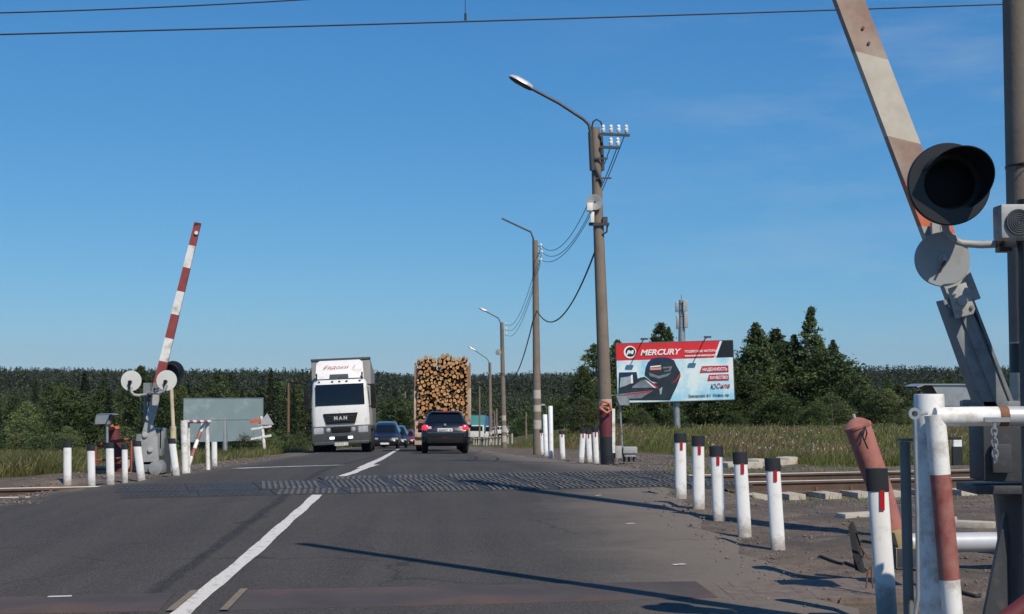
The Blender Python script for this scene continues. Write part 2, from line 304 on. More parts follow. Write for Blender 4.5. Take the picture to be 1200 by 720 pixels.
# ------------------------------------------------------------------ mesh builder
ORG = {}
class MB:
    K = 1.0
    def __init__(s): s.v = []; s.f = []; s.m = []; s.s = []
    def add(s, vs, fs, mi=0, smooth=False):
        o = len(s.v); s.v += [Vector(v) for v in vs]
        for i, f in enumerate(fs):
            s.f.append(tuple(o+k for k in f)); s.m.append(mi[i] if isinstance(mi, (list, tuple)) else mi); s.s.append(smooth)
        return s
    def box(s, c, size, mi=0, rot=None):
        x, y, z = [k/2*MB.K for k in size]; c = Vector(c)
        vs = [Vector(p) for p in ((-x,-y,-z),(x,-y,-z),(x,y,-z),(-x,y,-z),(-x,-y,z),(x,-y,z),(x,y,z),(-x,y,z))]
        if rot is not None: vs = [rot @ v for v in vs]
        return s.add([c+v for v in vs], [(0,3,2,1),(4,5,6,7),(0,1,5,4),(1,2,6,5),(2,3,7,6),(3,0,4,7)], mi)
    def tube(s, pts, r, seg=12, mi=0, caps=True, flat=None):
        pts = [Vector(p) for p in pts]; n = len(pts)
        rs = [q*MB.K for q in (r if isinstance(r, (list, tuple)) else [r]*n)]
        vs = []; fs = []; ms = []; nrm = None
        for i, p in enumerate(pts):
            t = (pts[min(i+1, n-1)] - pts[max(i-1, 0)]).normalized()
            if nrm is None:
                a = Vector((0, 1, 0)) if abs(t.y) < .9 else Vector((1, 0, 0)); nrm = (a - t*a.dot(t)).normalized()
            else: nrm = (nrm - t*nrm.dot(t)).normalized()
            b = t.cross(nrm)
            for k in range(seg):
                an = 2*PI*k/seg; vs.append(p + (nrm*math.cos(an) + b*math.sin(an))*rs[i])
        for i in range(n-1):
            for k in range(seg):
                k2 = (k+1) % seg; fs.append((i*seg+k, i*seg+k2, (i+1)*seg+k2, (i+1)*seg+k)); ms.append(mi[i] if isinstance(mi, (list, tuple)) else mi)
        s.add(vs, fs, ms, True)
        if caps:
            o = len(s.v)-len(vs)
            s.f.append(tuple(o+k for k in reversed(range(seg)))); s.m.append(ms[0]); s.s.append(False)
            s.f.append(tuple(o+(n-1)*seg+k for k in range(seg))); s.m.append(ms[-1]); s.s.append(False)
        return s
    def cyl(s, a, b, r, r2=None, seg=16, mi=0): return s.tube([a, b], [r, r if r2 is None else r2], seg, mi)
    def lathe(s, c, axis, prof, seg=24, mi=0):
        c = Vector(c); t = Vector(axis).normalized()
        a = Vector((0, 0, 1)) if abs(t.z) < .9 else Vector((1, 0, 0)); n = (a-t*a.dot(t)).normalized(); b = t.cross(n)
        vs = []; fs = []; ms = []
        for (h, r) in prof:
            for k in range(seg):
                an = 2*PI*k/seg; vs.append(c + t*h*MB.K + (n*math.cos(an)+b*math.sin(an))*max(r*MB.K, 1e-4))
        for i in range(len(prof)-1):
            for k in range(seg):
                k2 = (k+1) % seg; fs.append((i*seg+k, i*seg+k2, (i+1)*seg+k2, (i+1)*seg+k)); ms.append(mi[i] if isinstance(mi, (list, tuple)) else mi)
        return s.add(vs, fs, ms, True)
    def prism(s, poly, ext, mi=0, side=None):
        n = len(poly); e = Vector(ext)*MB.K; vs = [Vector(p) for p in poly] + [Vector(p)+e for p in poly]
        fs = [tuple(range(n)), tuple(reversed(range(n, 2*n)))] + [(i, n+i, n+(i+1) % n, (i+1) % n) for i in range(n)]
        return s.add(vs, fs, [mi, mi] + [mi if side is None else side]*n)
    def build(s, name, mats, parent=None, bevel=0, world=True):
        off = ORG.get(parent.name, Vector()) if parent else Vector()
        me = bpy.data.meshes.new(name)
        me.from_pydata([v-off for v in s.v] if world else s.v, [], s.f)
        if not isinstance(mats, (list, tuple)): mats = [mats]
        for m_ in mats: me.materials.append(M[m_] if isinstance(m_, str) else m_)
        me.polygons.foreach_set('material_index', s.m); me.polygons.foreach_set('use_smooth', s.s)
        import bmesh
        bm = bmesh.new(); bm.from_mesh(me); bmesh.ops.recalc_face_normals(bm, faces=bm.faces)
        if bevel: 
            ed = [e for e in bm.edges if len(e.link_faces) == 2 and e.calc_face_angle(0) > R(40)]
            bmesh.ops.bevel(bm, geom=ed, offset=bevel, segments=2, profile=.6, affect='EDGES', clamp_overlap=True)
        bm.to_mesh(me); bm.free()
        try: me.set_sharp_from_angle(angle=R(42))
        except Exception: pass
        me.update()
        o = bpy.data.objects.new(name, me); COL.objects.link(o)
        if parent: o.parent = parent
        ORG[o.name] = off.copy() if parent else Vector()
        return o
def tag(o, label=None, cat=None, group=None, kind=None):
    if label: o['label'] = label
    if cat: o['category'] = cat
    if group: o['group'] = group
    if kind: o['kind'] = kind
    return o
def thing(name, label, cat, loc=(0,0,0), group=None):
    o = bpy.data.objects.new(name, None); COL.objects.link(o); o.location = loc; o.empty_display_size = .1
    ORG[o.name] = Vector(loc); tag(o, label, cat, group); return o
def solo(name, mb, mats, label, cat, base, group=None, bevel=0):  # a thing that is one mesh, origin at its base
    base = Vector(base); mb.v = [v-base for v in mb.v]
    o = mb.build(name, mats, None, bevel); o.location = base; return tag(o, label, cat, group)
def copy_tree(o, parent=None):
    c = o.copy(); COL.objects.link(c)
    if parent: c.parent = parent
    for ch in list(o.children): copy_tree(ch, c)
    return c
def npmesh(name, V, Fc, mats, mi=None, parent=None, smooth=False):
    me = bpy.data.meshes.new(name); V = np.asarray(V, np.float32); Fc = np.asarray(Fc, np.int32); k = Fc.shape[1]
    me.vertices.add(len(V)); me.vertices.foreach_set('co', V.ravel())
    me.loops.add(Fc.size); me.loops.foreach_set('vertex_index', Fc.ravel())
    me.polygons.add(len(Fc)); me.polygons.foreach_set('loop_start', np.arange(0, Fc.size, k, dtype=np.int32))
    me.polygons.foreach_set('loop_total', np.full(len(Fc), k, np.int32))
    for m_ in (mats if isinstance(mats, (list, tuple)) else [mats]): me.materials.append(M[m_] if isinstance(m_, str) else m_)
    if mi is not None: me.polygons.foreach_set('material_index', np.asarray(mi, np.int32))
    if smooth: me.polygons.foreach_set('use_smooth', np.ones(len(Fc), bool))
    me.update(calc_edges=True); me.validate()
    o = bpy.data.objects.new(name, me); COL.objects.link(o)
    if parent: o.parent = parent
    return o

# ------------------------------------------------------------------ ground sheet
ys = np.concatenate([np.arange(-60, 4, 4), np.arange(4, 32, .28), np.arange(32, 70, .8), np.arange(70, 130, 2.0), np.geomspace(130, 9000, 110)])
cs = np.concatenate([-np.geomspace(400, 15, 26), np.arange(-14.5, 14.5, .27), np.geomspace(15, 400, 26)])
GX = np.zeros((len(ys), len(cs))); GY = np.zeros_like(GX)
for i, y in enumerate(ys):
    GX[i] = cs*(1+max(0, y-22)/25.0) + xc(min(y, 200))*sm(22, 60, y)*.8; GY[i] = y
GZ = ground(GX, GY)
V = np.stack([GX, GY, GZ], -1).reshape(-1, 3)
nr, nc = GX.shape; idx = np.arange(nr*nc).reshape(nr, nc)
Fc = np.stack([idx[:-1, :-1], idx[:-1, 1:], idx[1:, 1:], idx[1:, :-1]], -1).reshape(-1, 4)
g = npmesh('ground', V, Fc, 'ground', smooth=True); tag(g, kind='structure')
def gravel_w(X, Y):
    t = np.abs(track_t(X, Y))
    rgt = X - redge(Y); lft = ledge(Y) - X
    w = np.where(rgt > -1, 1-sm(2.2, 4.2, rgt + np.maximum(0, Y-32)*.03), 0)
    w = np.maximum(w, np.where((Y < 20.5+TM*X+2.8) & (X > 0), 1.0, 0))
    w = np.maximum(w, np.where(lft > -1, 1-sm(.9, 2.0, lft), 0))
    w = np.maximum(w, np.where((Y > 20) & (Y < 29) & (X < 0), 1-sm(1.6, 3.2, lft), 0))
    w = np.maximum(w, np.where((Y < 19) & (X < 0), 1-sm(1.5, 3.0, lft), 0))
    w = np.maximum(w, 1-sm(2.4, 3.0, t))
    return w
gw = gravel_w(GX, GY).ravel().astype(np.float32)
at = g.data.attributes.new('gravel', 'FLOAT', 'POINT'); at.data.foreach_set('value', gw)

# ------------------------------------------------------------------ road sheet
ry = np.concatenate([np.arange(-40, 4, 2), np.arange(4, 40, .4), np.arange(40, 120, 2.0), np.arange(120, 700, 10)])
nx = 40; ss = np.linspace(0, 1, nx)
wobr = .10*np.sin(ry*3.1)+.07*np.sin(ry*7.7+2)
L_ = ledge(ry)+.08*np.sin(ry*4.3); R_ = redge(ry)+wobr
RX = L_[:, None] + (R_-L_)[:, None]*ss[None]; RY = np.repeat(ry[:, None], nx, 1); RZ = road_z(RY)
RZ[:, 0] -= .06; RZ[:, -1] -= .05
V = np.stack([RX, RY, RZ], -1).reshape(-1, 3); idx = np.arange(len(ry)*nx).reshape(len(ry), nx)
Fc = np.stack([idx[:-1, :-1], idx[:-1, 1:], idx[1:, 1:], idx[1:, :-1]], -1).reshape(-1, 4)
rd = npmesh('road', V, Fc, 'asphalt', smooth=True); tag(rd, kind='structure')
for nm, a_, b_ in (('lane', RX-xc(RY), RY), ('edge', R_[:, None]-RX, RX-L_[:, None])):
    u_ = rd.data.uv_layers.new(name=nm); arr = np.stack([a_.ravel()[Fc.ravel()], b_.ravel()[Fc.ravel()]], -1).astype(np.float32)
    u_.data.foreach_set('uv', arr.ravel())

# painted lines: strips that follow the road
def strip(pts, w, dz=.006, jag=.0):
    mb = MB(); pts = [Vector(p) for p in pts]; fine_ = []
    for a, b in zip(pts[:-1], pts[1:]):
        n = max(1, int((b-a).length/.12) if (b-a).length < 30 else 60)
        for k in range(n): fine_.append(a.lerp(b, k/n))
    fine_.append(pts[-1]); vs = []
    for i, p in enumerate(fine_):
        t = (fine_[min(i+1, len(fine_)-1)]-fine_[max(i-1, 0)]); n = Vector((t.y, -t.x, 0)).normalized()
        for s_ in (-1, 1):
            q = p + n*s_*(w/2 + random.uniform(-jag, jag)*.5 + jag*1.6*math.sin(i*.31+s_*2)*math.sin(i*.13+s_)); vs.append((q.x, q.y, float(road_z(q.y))+dz))
    mb.add(vs, [(2*i, 2*i+1, 2*i+3, 2*i+2) for i in range(len(fine_)-1)]); return mb
def paint(pxs, w, jag=.006): return strip([roadpt(*p) for p in pxs], w, jag=jag)
tag(paint([(195,735),(232,703),(300,645),(372,580.5)], .124, .006).build('road_line', 'line'), kind='structure')
tag(paint([(388,563),(414,554.5),(441,545)], .14).build('road_line', 'line'), kind='structure')
tag(paint([(424,549),(445,539),(467,526.5)], .17).build('road_line', 'line'), kind='structure')
tag(paint([(277,549.5),(400,545.5)], .22, .02).build('road_line', 'line'), kind='structure')
for a_, b_ in (((698,581.5),(705,581)), ((734,614.5),(744,614)), ((789,663),(803,662)), ((56,700.5),(84,699.6))):
    tag(paint([a_, b_], .032, .008).build('road_line', 'line'), kind='structure')

# ------------------------------------------------------------------ railway
tr = thing('railway_track', 'railway track with rusty rails and concrete sleepers crossing the road', 'railway track', (0, TA, -.2))
td = Vector((1, TM, 0)).normalized(); tn = Vector((-td.y, td.x, 0))
def tp(s_, off=0, z=0): return Vector((0, TA, 0)) + td*s_ + tn*off + Vector((0, 0, z))
for sg in (-1, 1):
    mb = MB(); c0 = tp(-60, sg*.79); prof = [(-.075,-.18),(.075,-.18),(.075,-.165),(.012,-.14),(.012,-.045),(.037,-.035),(.037,-.004),(.03,.004),(-.03,.004),(-.037,-.004),(-.037,-.035),(-.012,-.045),(-.012,-.14),(-.075,-.165)]; prof = [(q_, w_-.016) for q_, w_ in prof]
    ring = [tp(-60, sg*.79+a_, b_) for a_, b_ in prof]; n = len(ring)
    vs = ring + [v+td*140 for v in ring]
    mb.add(vs, [(i, (i+1) % n, n+(i+1) % n, n+i) for i in range(n)] + [tuple(reversed(range(n))), tuple(range(n, 2*n))], [1 if i in (6, 7, 8) else 0 for i in range(n)]+[0, 0])
    mb.build('rail', ['rail_side', 'rail_top'], tr)
sl0 = None; k_ = 0
for s_ in np.arange(-13, 26, .56):
    p = tp(s_); 
    if ledge(p.y)-.3 < p.x < 2.75: continue
    mb = MB(); rot = Matrix.Rotation(math.atan2(TM, 1)+random.uniform(-.02, .02), 3, 'Z')
    mb.box(p+Vector((0, 0, -.245)), (.26, 2.74, .16), 0, rot)
    for sg in (-1, 1): 
        mb.box(tp(s_, sg*.79, -.17)+td*0, (.17, .34, .02), 1, rot)
        mb.cyl(tp(s_, sg*.79+.12, -.16), tp(s_, sg*.79+.12, -.105), .022, seg=8, mi=1); mb.cyl(tp(s_, sg*.79-.12, -.16), tp(s_, sg*.79-.12, -.105), .022, seg=8, mi=1)
    mb.build('sleeper', ['conc_lt', 'rust'], tr)
# rubber deck panels over the far track
deck = thing('crossing_deck', 'worn rubber panels with ribbed herringbone tread laid between and beside the rails', 'crossing deck', (-2, TA-.5, 0))
def deck_strip(o0, o1, s0, s1):
    n = int(round((s1-s0)/.9))
    for i in range(n):
        a_ = s0+(s1-s0)*i/n+.006; b_ = s0+(s1-s0)*(i+1)/n-.006
        mb = MB(); mb.prism([tp(a_, o0, .012), tp(b_, o0, .012), tp(b_, o1, .012), tp(a_, o1, .012)], (0, 0, -.05))
        nr_ = int((b_-a_-.04)/.082); wd = (o1-o0)
        for k in range(nr_):                        # long ribs across the panel with slots between, slightly slanting
            q0 = a_+.01+(b_-a_-.13)*k/nr_
            for j in range(3):
                f0, f1 = .04+j*.315, .04+j*.315+.27; w_ = .042+random.uniform(-.006, .006); z_ = .011+random.uniform(-.003, .003)
                mb.prism([tp(q0+.12*f0, o0+wd*f0, .013), tp(q0+w_+.12*f0, o0+wd*f0, .013), tp(q0+w_+.12*f1, o0+wd*f1, .013), tp(q0+.12*f1, o0+wd*f1, .013)], (0, 0, z_ if a_ > -4.1 else z_*.35), 1 if a_ > -4.1 else 0)
        mb.build('panel', ['panel', 'panel_rib'], deck)
deck_strip(-1.66, -.84, -5.4, 3.0); deck_strip(-.73, .73, -5.5, 2.9); deck_strip(.84, 1.5, -2.6, 3.0)
# steel cover plates over the near track
def plate_poly(pxs, name, mats, dz, th, label):
    pts = [roadpt(*p) for p in pxs]; mb = MB(); mb.prism([Vector((p.x, p.y, dz)) for p in pts], (0, 0, -th))
    return solo(name, mb, mats, label, 'cover plate', sum(pts, Vector())/len(pts))
plate_poly([(283,692.5),(560,687),(815,682),(841,701),(560,708.5),(262,716)], 'cover_plate', 'steel_plate', .008, .03, 'long brownish steel plate set in the right lane over the near track')
plate_poly([(-60,702),(100,698.5),(205,695.5),(186,716.5),(-60,722)], 'cover_plate', 'steel_plate', .008, .03, 'brownish steel plate set in the left lane over the near track')
for a_, b_, nm in (((228,694),(199,718), 'left'), ((286,692),(262,717), 'right')):
    mb = strip([roadpt(*a_), roadpt(*b_)], .05, .012); p = roadpt(*a_)
    solo('steel_edging', mb, mat('edging_'+nm, (.20,.15,.09), .6), 'rusty yellowish edging strip at the %s side of the centre line gap' % nm, 'edging', p)
M['board'] = mat('weathered_deck', (.15,.115,.09), .85, var=.25, scale=9, bmp=.01)
mb = MB(); a0 = roadpt(836,683); a1 = roadpt(1060,676); b0 = roadpt(862,704); b1 = roadpt(1085,700)
for j in range(3):
    for i in range(14):
        def q(u_, v_): 
            p = a0.lerp(a1, u_).lerp(b0.lerp(b1, u_), v_); return Vector((p.x, p.y, .0))
        u0, u1 = i/14+.0004, (i+1)/14-.0004; v0, v1 = j/3+.005, (j+1)/3-.005
        z_ = .006+random.uniform(-.001, .002)
        mb.prism([q(u0, v0)+Vector((0,0,z_)), q(u1, v0)+Vector((0,0,z_)), q(u1, v1)+Vector((0,0,z_)), q(u0, v1)+Vector((0,0,z_))], (0, 0, -.06))
solo('plank_deck', mb, 'board', 'weathered brown patterned decking beside the near end of the right lane', 'decking', a0)

# scattered stones
def stones(name, n, samp, smin, smax, m_):
    Vs = []; Fs = []; ico = np.array([(0,0,1),(.9,0,.2),(.28,.85,.2),(-.72,.53,.2),(-.72,-.53,.2),(.28,-.85,.2),(0,0,-.6)])
    tri = np.array([(0,1,2),(0,2,3),(0,3,4),(0,4,5),(0,5,1),(6,2,1),(6,3,2),(6,4,3),(6,5,4),(6,1,5)])
    for i in range(n):
        x, y = samp(); r = smin+(smax-smin)*random.random()**3
        A = rng.normal(size=(3, 3)); Q, _ = np.linalg.qr(A); v = (ico*rng.uniform(.6, 1.2, (7, 3)))@Q*r; v[:, 2] *= .7
        z = gz(x, y) if not (ledge(y) < x < redge(y)) else float(road_z(y))
        Vs.append(v+np.array([x, y, z+r*.15])); Fs.append(tri+7*i)
    o = npmesh(name, np.concatenate(Vs), np.concatenate(Fs), m_); return tag(o, kind='stuff')
def s_right():
    while True:
        y = random.uniform(6.5, 20); x = random.uniform(redge(y)-.5, 7.5)
        if random.random() < .9: return x, y
M['stone'] = mat('stone', (.15,.125,.105), .9, var=.45, scale=2.5)
tag(stones('gravel', 6500, s_right, .005, .026, 'stone'), 'loose gravel along the right shoulder', )
def s_ball():
    s_ = random.choice([random.uniform(3.0, 25), random.uniform(-13, -6.3)]); o = random.uniform(-2.3, 2.3); p = tp(s_, o); return p.x, p.y
tag(stones('ballast', 7000, s_ball, .015, .04, 'stone'), 'crushed stone ballast around the sleepers')
def s_far():
    y = random.uniform(22.5, 40); x = redge(y)+random.uniform(-.2, 3); return x, y
def s_lft():
    y = random.uniform(20.5, 40); x = ledge(y)-random.uniform(-.2, 2.2); return x, y
tag(stones('roadside_gravel', 1600, s_far, .012, .05, 'stone'), 'loose gravel beside the lane past the track')
tag(stones('verge_gravel', 1300, s_lft, .012, .05, 'stone'), 'loose gravel on the left verge')

# ------------------------------------------------------------------ guide posts
def guide_post(bx, by, tx, ty, wpx, label, group='black capped guide posts', cap=True, red=True, capf=.115, d=None, lean_y=0.0, flat=.6, name='guide_post', body='post_white'):
    b = hit(bx, by) if d is None else Vector((P(bx, by, d).x, d, P(bx, by, d).z))
    t = P(tx, ty, b.y); ax = t-b; h = ax.length; w = wpx*b.y/F
    o = thing(name, label, 'guide post', b, group)
    def ring(f, k=1.0):
        c = b+ax*f; n = 16; return [c+Vector((math.cos(2*PI*i/n)*w/2*k, math.sin(2*PI*i/n)*w/2*k*flat, 0)) for i in range(n)]
    def seg(f0, f1, k, nm, mt):
        mb = MB(); n = 16; a_, c_ = ring(f0, k), ring(f1, k)
        mb.add(a_+c_, [(i, (i+1) % n, n+(i+1) % n, n+i) for i in range(n)], 0, True); mb.add(a_+c_, [tuple(reversed(range(n))), tuple(range(n, 2*n))])
        return mb.build(nm, mt, o)
    seg(-.08, 1-capf if cap else 1, 1, 'post_body', body)
    if cap: seg(1-capf, 1, 1.10, 'cap', 'post_black')
    if red:
        mb = MB(); c = b+ax*(1-capf*1.55); y_ = -w/2*flat-.004
        sx_ = w*.16; hh = h*capf*.50
        mb.box(c+Vector((sx_*.4, y_, hh*.35)), (w*.22, .012, hh*1.7)); mb.build('reflector', 'post_red', o)
    return o
near = [(798,585,797,508,13.5,'farthest post of the right hand row, in front of the billboard pole'),
        (819,597,818,511,14,'second post from the far end of the right hand row'),
        (843,611,839,523,14.5,'middle post of the five in the right hand row'),
        (873,630,867,530,16,'leaning post, second nearest of the right hand row of five'),
        (912,645,905,537,17,'big post, nearest of the right hand row of five')]
for bx, by, tx, ty, w_, l in near: guide_post(bx, by, tx, ty, w_, 'white black capped ' + l, capf=.14)
guide_post(1039, 712, 1027, 549, 24, 'tilted white guide post with black cap in front of the salmon steel cylinder', capf=.165, d=8.2)
for bx, by, tx, ty, l in ((681,543,683.5,502,'leftmost of four white posts clustered left of the lamp pole'), (691,542,689,503,'second from left of four white posts beside the lamp pole'),
                          (699,544,697,500,'third from left of four white posts beside the lamp pole'), (708,545,705,498,'rightmost of four white posts, touching the dark red pole foot in view')):
    guide_post(bx, by, tx, ty, 6.6, l, capf=.15)
guide_post(659.5, 538.5, 658, 505, 6.2, 'lone short guide post between the tall white post and the cluster of four', capf=.12)
guide_post(635.5, 533, 634.5, 504, 4.2, 'thin guide post just right of the second lamp pole', capf=.12)
def tall_post(bx, by, tx, ty, w_, label, m_='post_white'):
    b = hit(bx, by); t = P(tx, ty, b.y); mb = MB(); r = w_*b.y/F/2
    mb.tube([b-(t-b)*.06, t-(t-b)*.01, t], [r, r, r*.85], 16); return solo('white_post', mb, m_, label, 'post', b)
tall_post(646, 538.5, 645, 476, 5.4, 'tall plain white post on the gravel past the track')
tall_post(640, 535, 638.5, 486, 5.4, 'tall plain white post behind the tallest one, with a grey top')
for bx, by, tx, ty, w_, l in ((79,569,79,518,9.5,'leftmost white post of the left hand row'), (107.5,571,106.5,522,9,'second white post from the left in the left hand row'),
        (129.5,568,128.5,519,9.5,'white post in front of the red leaning cylinder'), (146.5,566,146,521,7,'thin white post right of the red leaning cylinder'),
        (166,565,160,517,9.5,'leaning white post at the foot of the left barrier arm'), (207,560,201,514,8.5,'leaning white post below the cream signal pole')):
    guide_post(bx, by, tx, ty, w_, l, red=False, capf=.13)
guide_post(251.5, 547, 251, 518, 6.5, 'short white post without a cap right of the striped frame', cap=False, red=False)

# ------------------------------------------------------------------ left barrier and its surroundings
D = hit(178, 556).y
def at(px, py, dy=0): return P(px, py, D+dy)
S = D/F
bar = thing('barrier', 'raised red and white barrier arm on grey bracket at the far left side', 'barrier', at(180, 555))
base_ = MB(); base_.prism([at(163,553), at(168,541), at(186,540), at(190,545), at(190,555)], (0, .45, 0)); base_.cyl(at(182,549,-.04), at(182,549,.3), 8*S, seg=20)
base_.build('pedestal', 'grey', bar, .01)
br = MB(); br.prism([at(180,453), at(187,453), at(186,470), at(179,497), at(184,512), at(186,545), at(164,545), at(163,520), at(171,490)], (0, .05, 0))
br.prism([at(180,453,.16), at(187,453,.16), at(186,470,.16), at(179,497,.16), at(184,512,.16), at(186,545,.16), at(164,545,.16), at(163,520,.16), at(171,490,.16)], (0, .05, 0))
for px, py in ((179,478),(174,490),(170,510),(176,527)): br.cyl(at(px, py, -.03), at(px, py, .25), .045, seg=10)
br.build('bracket', 'grey_lt', bar, .008)
mb = MB(); mb.box(at(185,518,.25), (.2,.3,.44)); mb.box(at(190,514,.2), (.04,.2,.34), 1); mb.box(at(165,522,.3), (.10,.2,.36)); mb.build('drive_housing', ['grey','grey_lt'], bar, .01)
ax0, ax1 = at(182,462), at(231.5,261); sn = [(448,0),(424,1),(397,0),(369,1),(342,0),(314,1),(288,0),(261,0)]
mb = MB(); prev = 462
ys_ = [462,450,424,397,369,342,314,288,261]; ms_ = [2,0,1,0,1,0,1,0]
dirb = (ax1-ax0).normalized(); prp = Vector((dirb.z, 0, -dirb.x))
for i in range(8):
    f0 = (462-ys_[i])/(462-261); f1 = (462-ys_[i+1])/(462-261); h0 = .075-.022*f0; h1 = .075-.022*f1
    a_ = ax0.lerp(ax1, f0); b_ = ax0.lerp(ax1, f1)
    mb.prism([a_-prp*h0, a_+prp*h0, b_+prp*h1, b_-prp*h1], (0, .05, 0), ms_[i])
mb.cyl(at(230,273,-.03), at(230,273,.0), .03, seg=12, mi=1)
mb.build('boom', ['red','white','grey'], bar)
sig = thing('crossing_signal', 'cream pole with large black signal disc behind the left barrier', 'signal', hit(205,553)); Ds = D+1.5
def as_(px, py, dy=0): return P(px, py, Ds+dy)
mb = MB(); mb.tube([as_(203.5,560), as_(203,520), as_(203,500)], 3.8*S, 12); mb.tube([as_(203,500), as_(200.5,450)], 2.4*S, 12); mb.build('pole', 'cream', sig)
mb = MB(); mb.lathe(as_(203,436), (0,-1,0), [(0,.001),(0,13*S*1.06),(.03,13*S*1.06),(.035,.12),(.02,.001)], 32); mb.build('backplate', 'black', sig)
mb = MB()
for k in range(13):
    pass
def hood(mb, c, r, ln, tilt=0, a0=-20, a1=200, n=22, th=.004, mi=0):
    c = Vector(c); vs = []; r *= MB.K; ln *= MB.K; th *= MB.K
    for k in range(n+1):
        an = R(a0+(a1-a0)*k/n)+tilt; l_ = ln*(.35+.65*math.sin(PI*k/n)**.8)
        for rr in (r, r-th):
            for l in (0, -l_): vs.append(c+Vector((math.cos(an)*rr, l, math.sin(an)*rr)))
    fs = []
    for k in range(n):
        o = 4*k; fs += [(o, o+1, o+5, o+4), (o+2, o+6, o+7, o+3), (o+1, o+3, o+7, o+5)]
    mb.add(vs, fs, mi, True)
hood(mb, as_(203,436,-.035), .13, .26); mb.build('hood', 'black', sig)
sg2 = thing('warning_light_pair', 'pair of cream signal discs seen from behind on curved arms by the left barrier', 'signal', at(172, 548)); 
mb = MB(); mb.tube([at(170,556,.35), at(171,452,.35)], .035, 12); mb.box(at(173,456,.3), (.11,.12,.2)); mb.build('pole', 'grey', sg2)
for cx, cy, sgn in ((154,446.5,-1),(195.5,446,1)):
    c = at(cx, cy, -.45); mb = MB(); mb.lathe(c, (0,-1,0), [(-.06,.001),(-.05,.1),(0,.12),(0,11.7*S),(.018,11.7*S),(.022,.08),(.02,.001)], 32); dk = mb.build('disc', 'disc_white', sg2)
    mb = MB(); mb.cyl(c+Vector((-.01,-.02,-.02)), c+Vector((-.01,-.07,-.02)), .03, seg=10); mb.box(c+Vector((-.02,-.04,-.09)), (.03,.03,.1)); mb.build('bolt', 'black', dk)
    mb = MB(); mb.tube([at(cx,cy+7,-.5), at(cx,cy+13,-.5), at(cx-sgn*3,cy+16.5,-.5), at(cx-sgn*9,cy+17,-.45), at(172,cy+16,.3)] if sgn < 0 else [at(cx,cy+5,-.5), at(cx-3,cy+12,-.5), at(cx-9,cy+15,-.5), at(172,cy+15,.3)], .022, 8); mb.build('arm', 'grey_lt', sg2)
mb = MB(); c = at(139,545); mb.tube([at(143,566,.6), at(139,540,.6), at(132,503,.6)], 7.5*S, 20); mb.tube([at(132.1,504,.6), at(131.5,500.5,.6)], 8.4*S, 20, 1); mb.cyl(at(131.5,500.5,.6), at(131,498,.6), 2*S, seg=8, mi=1)
solo('leaning_steel_cylinder', mb, ['darkred','orange_red'], 'red leaning steel cylinder, coloured as if shaded, with orange lid behind the left posts', 'steel cylinder', hit(141,562))  # barrel colour darkened to imitate the shade on it
mb = MB(); mb.tube([at(112,565,.4), at(112,525,.4), at(114,521,.4), at(150,515,.4), at(154,518,.4), at(154,560,.4)], .028, 8); mb.tube([at(112,540,.4), at(154,536,.4)], .02, 8)
solo('pipe_railing', mb, mat('railing_red', (.24,.065,.04), .7), 'thin rusty red pipe railing around the left red cylinder', 'railing', at(130,562,.4))
mb = MB(); mb.box(at(118,558,.2), (.22,.3,.32), 0); mb.box(at(118,548,.2), (.26,.34,.03), 0); solo('battery_box', mb, 'black', 'small dark box standing between the two left white posts', 'box', at(118,568,.2), bevel=.01)
mb = MB(); mb.box(at(160,550,1.0), (.55,.5,.32)); mb.box(at(148,556,.9), (.2,.3,.12)); solo('concrete_block', mb, 'conc_lt', 'pale concrete block behind the thin left post', 'block', at(160,562,1.0), bevel=.02)
def sensor_hood(lx, ty, rx, by, pole_bottom, d, label, px_, lr=1, pw=.03, drop=1.0):
    t = thing('sensor_cover', label, 'sensor cover', P(px_, pole_bottom, d))
    mb = MB(); sc_ = d/F; cxm = (lx+rx)/2; w_ = (rx-lx)*sc_; h_ = (by-ty)*sc_
    # curved sheet: flat lip then rolling down, extruded in depth
    prof = []
    for k in range(13):
        f = k/12; x_ = -w_*.5 + w_*min(1, f*1.35) if f < .74 else w_*.5
        if f < .55: pr = (-w_*.5+w_*.86*(f/.55), h_*.5 + .0*f - (0.12*h_ if f < .05 else 0))
        else:
            an = (f-.55)/.45*PI/2; pr = (w_*.36+w_*.14*math.sin(an), h_*.5-h_*(1-math.cos(an))*drop)
        prof.append((pr[0]*lr, pr[1]))
    c = P(cxm, (ty+by)/2, d); dep = w_*.8; th = .008; vs = []
    for (x_, z_) in prof:
        vs += [c+Vector((x_, -dep/2, z_)), c+Vector((x_, dep/2, z_)), c+Vector((x_*.97, -dep/2, z_-th)), c+Vector((x_*.97, dep/2, z_-th))]
    fs = []
    for k in range(12):
        o = 4*k; fs += [(o,o+1,o+5,o+4),(o+2,o+6,o+7,o+3),(o,o+4,o+6,o+2),(o+1,o+3,o+7,o+5)]
    mb.add(vs, fs, 0, True)
    # side cheeks close the hood
    for yy in (-dep/2+.01, dep/2-.01):
        mb.prism([c+Vector((x_*.96, yy, z_-th)) for x_, z_ in prof[2:]] + [c+Vector((prof[-1][0]*.96, yy, -h_*.5)), c+Vector((prof[2][0]*.05, yy, -h_*.48))], (0, .004, 0))
    mb.build('hood', 'galv', t)
    mb = MB(); mb.cyl(c+Vector((0, 0, h_*.35)), P(px_, pole_bottom, d), pw*.8, seg=10); mb.box(c+Vector((0, 0, -h_*.35)), (w_*.35, dep*.4, h_*.35)); mb.build('stand', 'galv', t)
    return t
sensor_hood(114, 485, 137, 497, 560, D+.2, 'grey curved sheet metal cover on stand at the left above the red cylinder', 126, lr=-1)
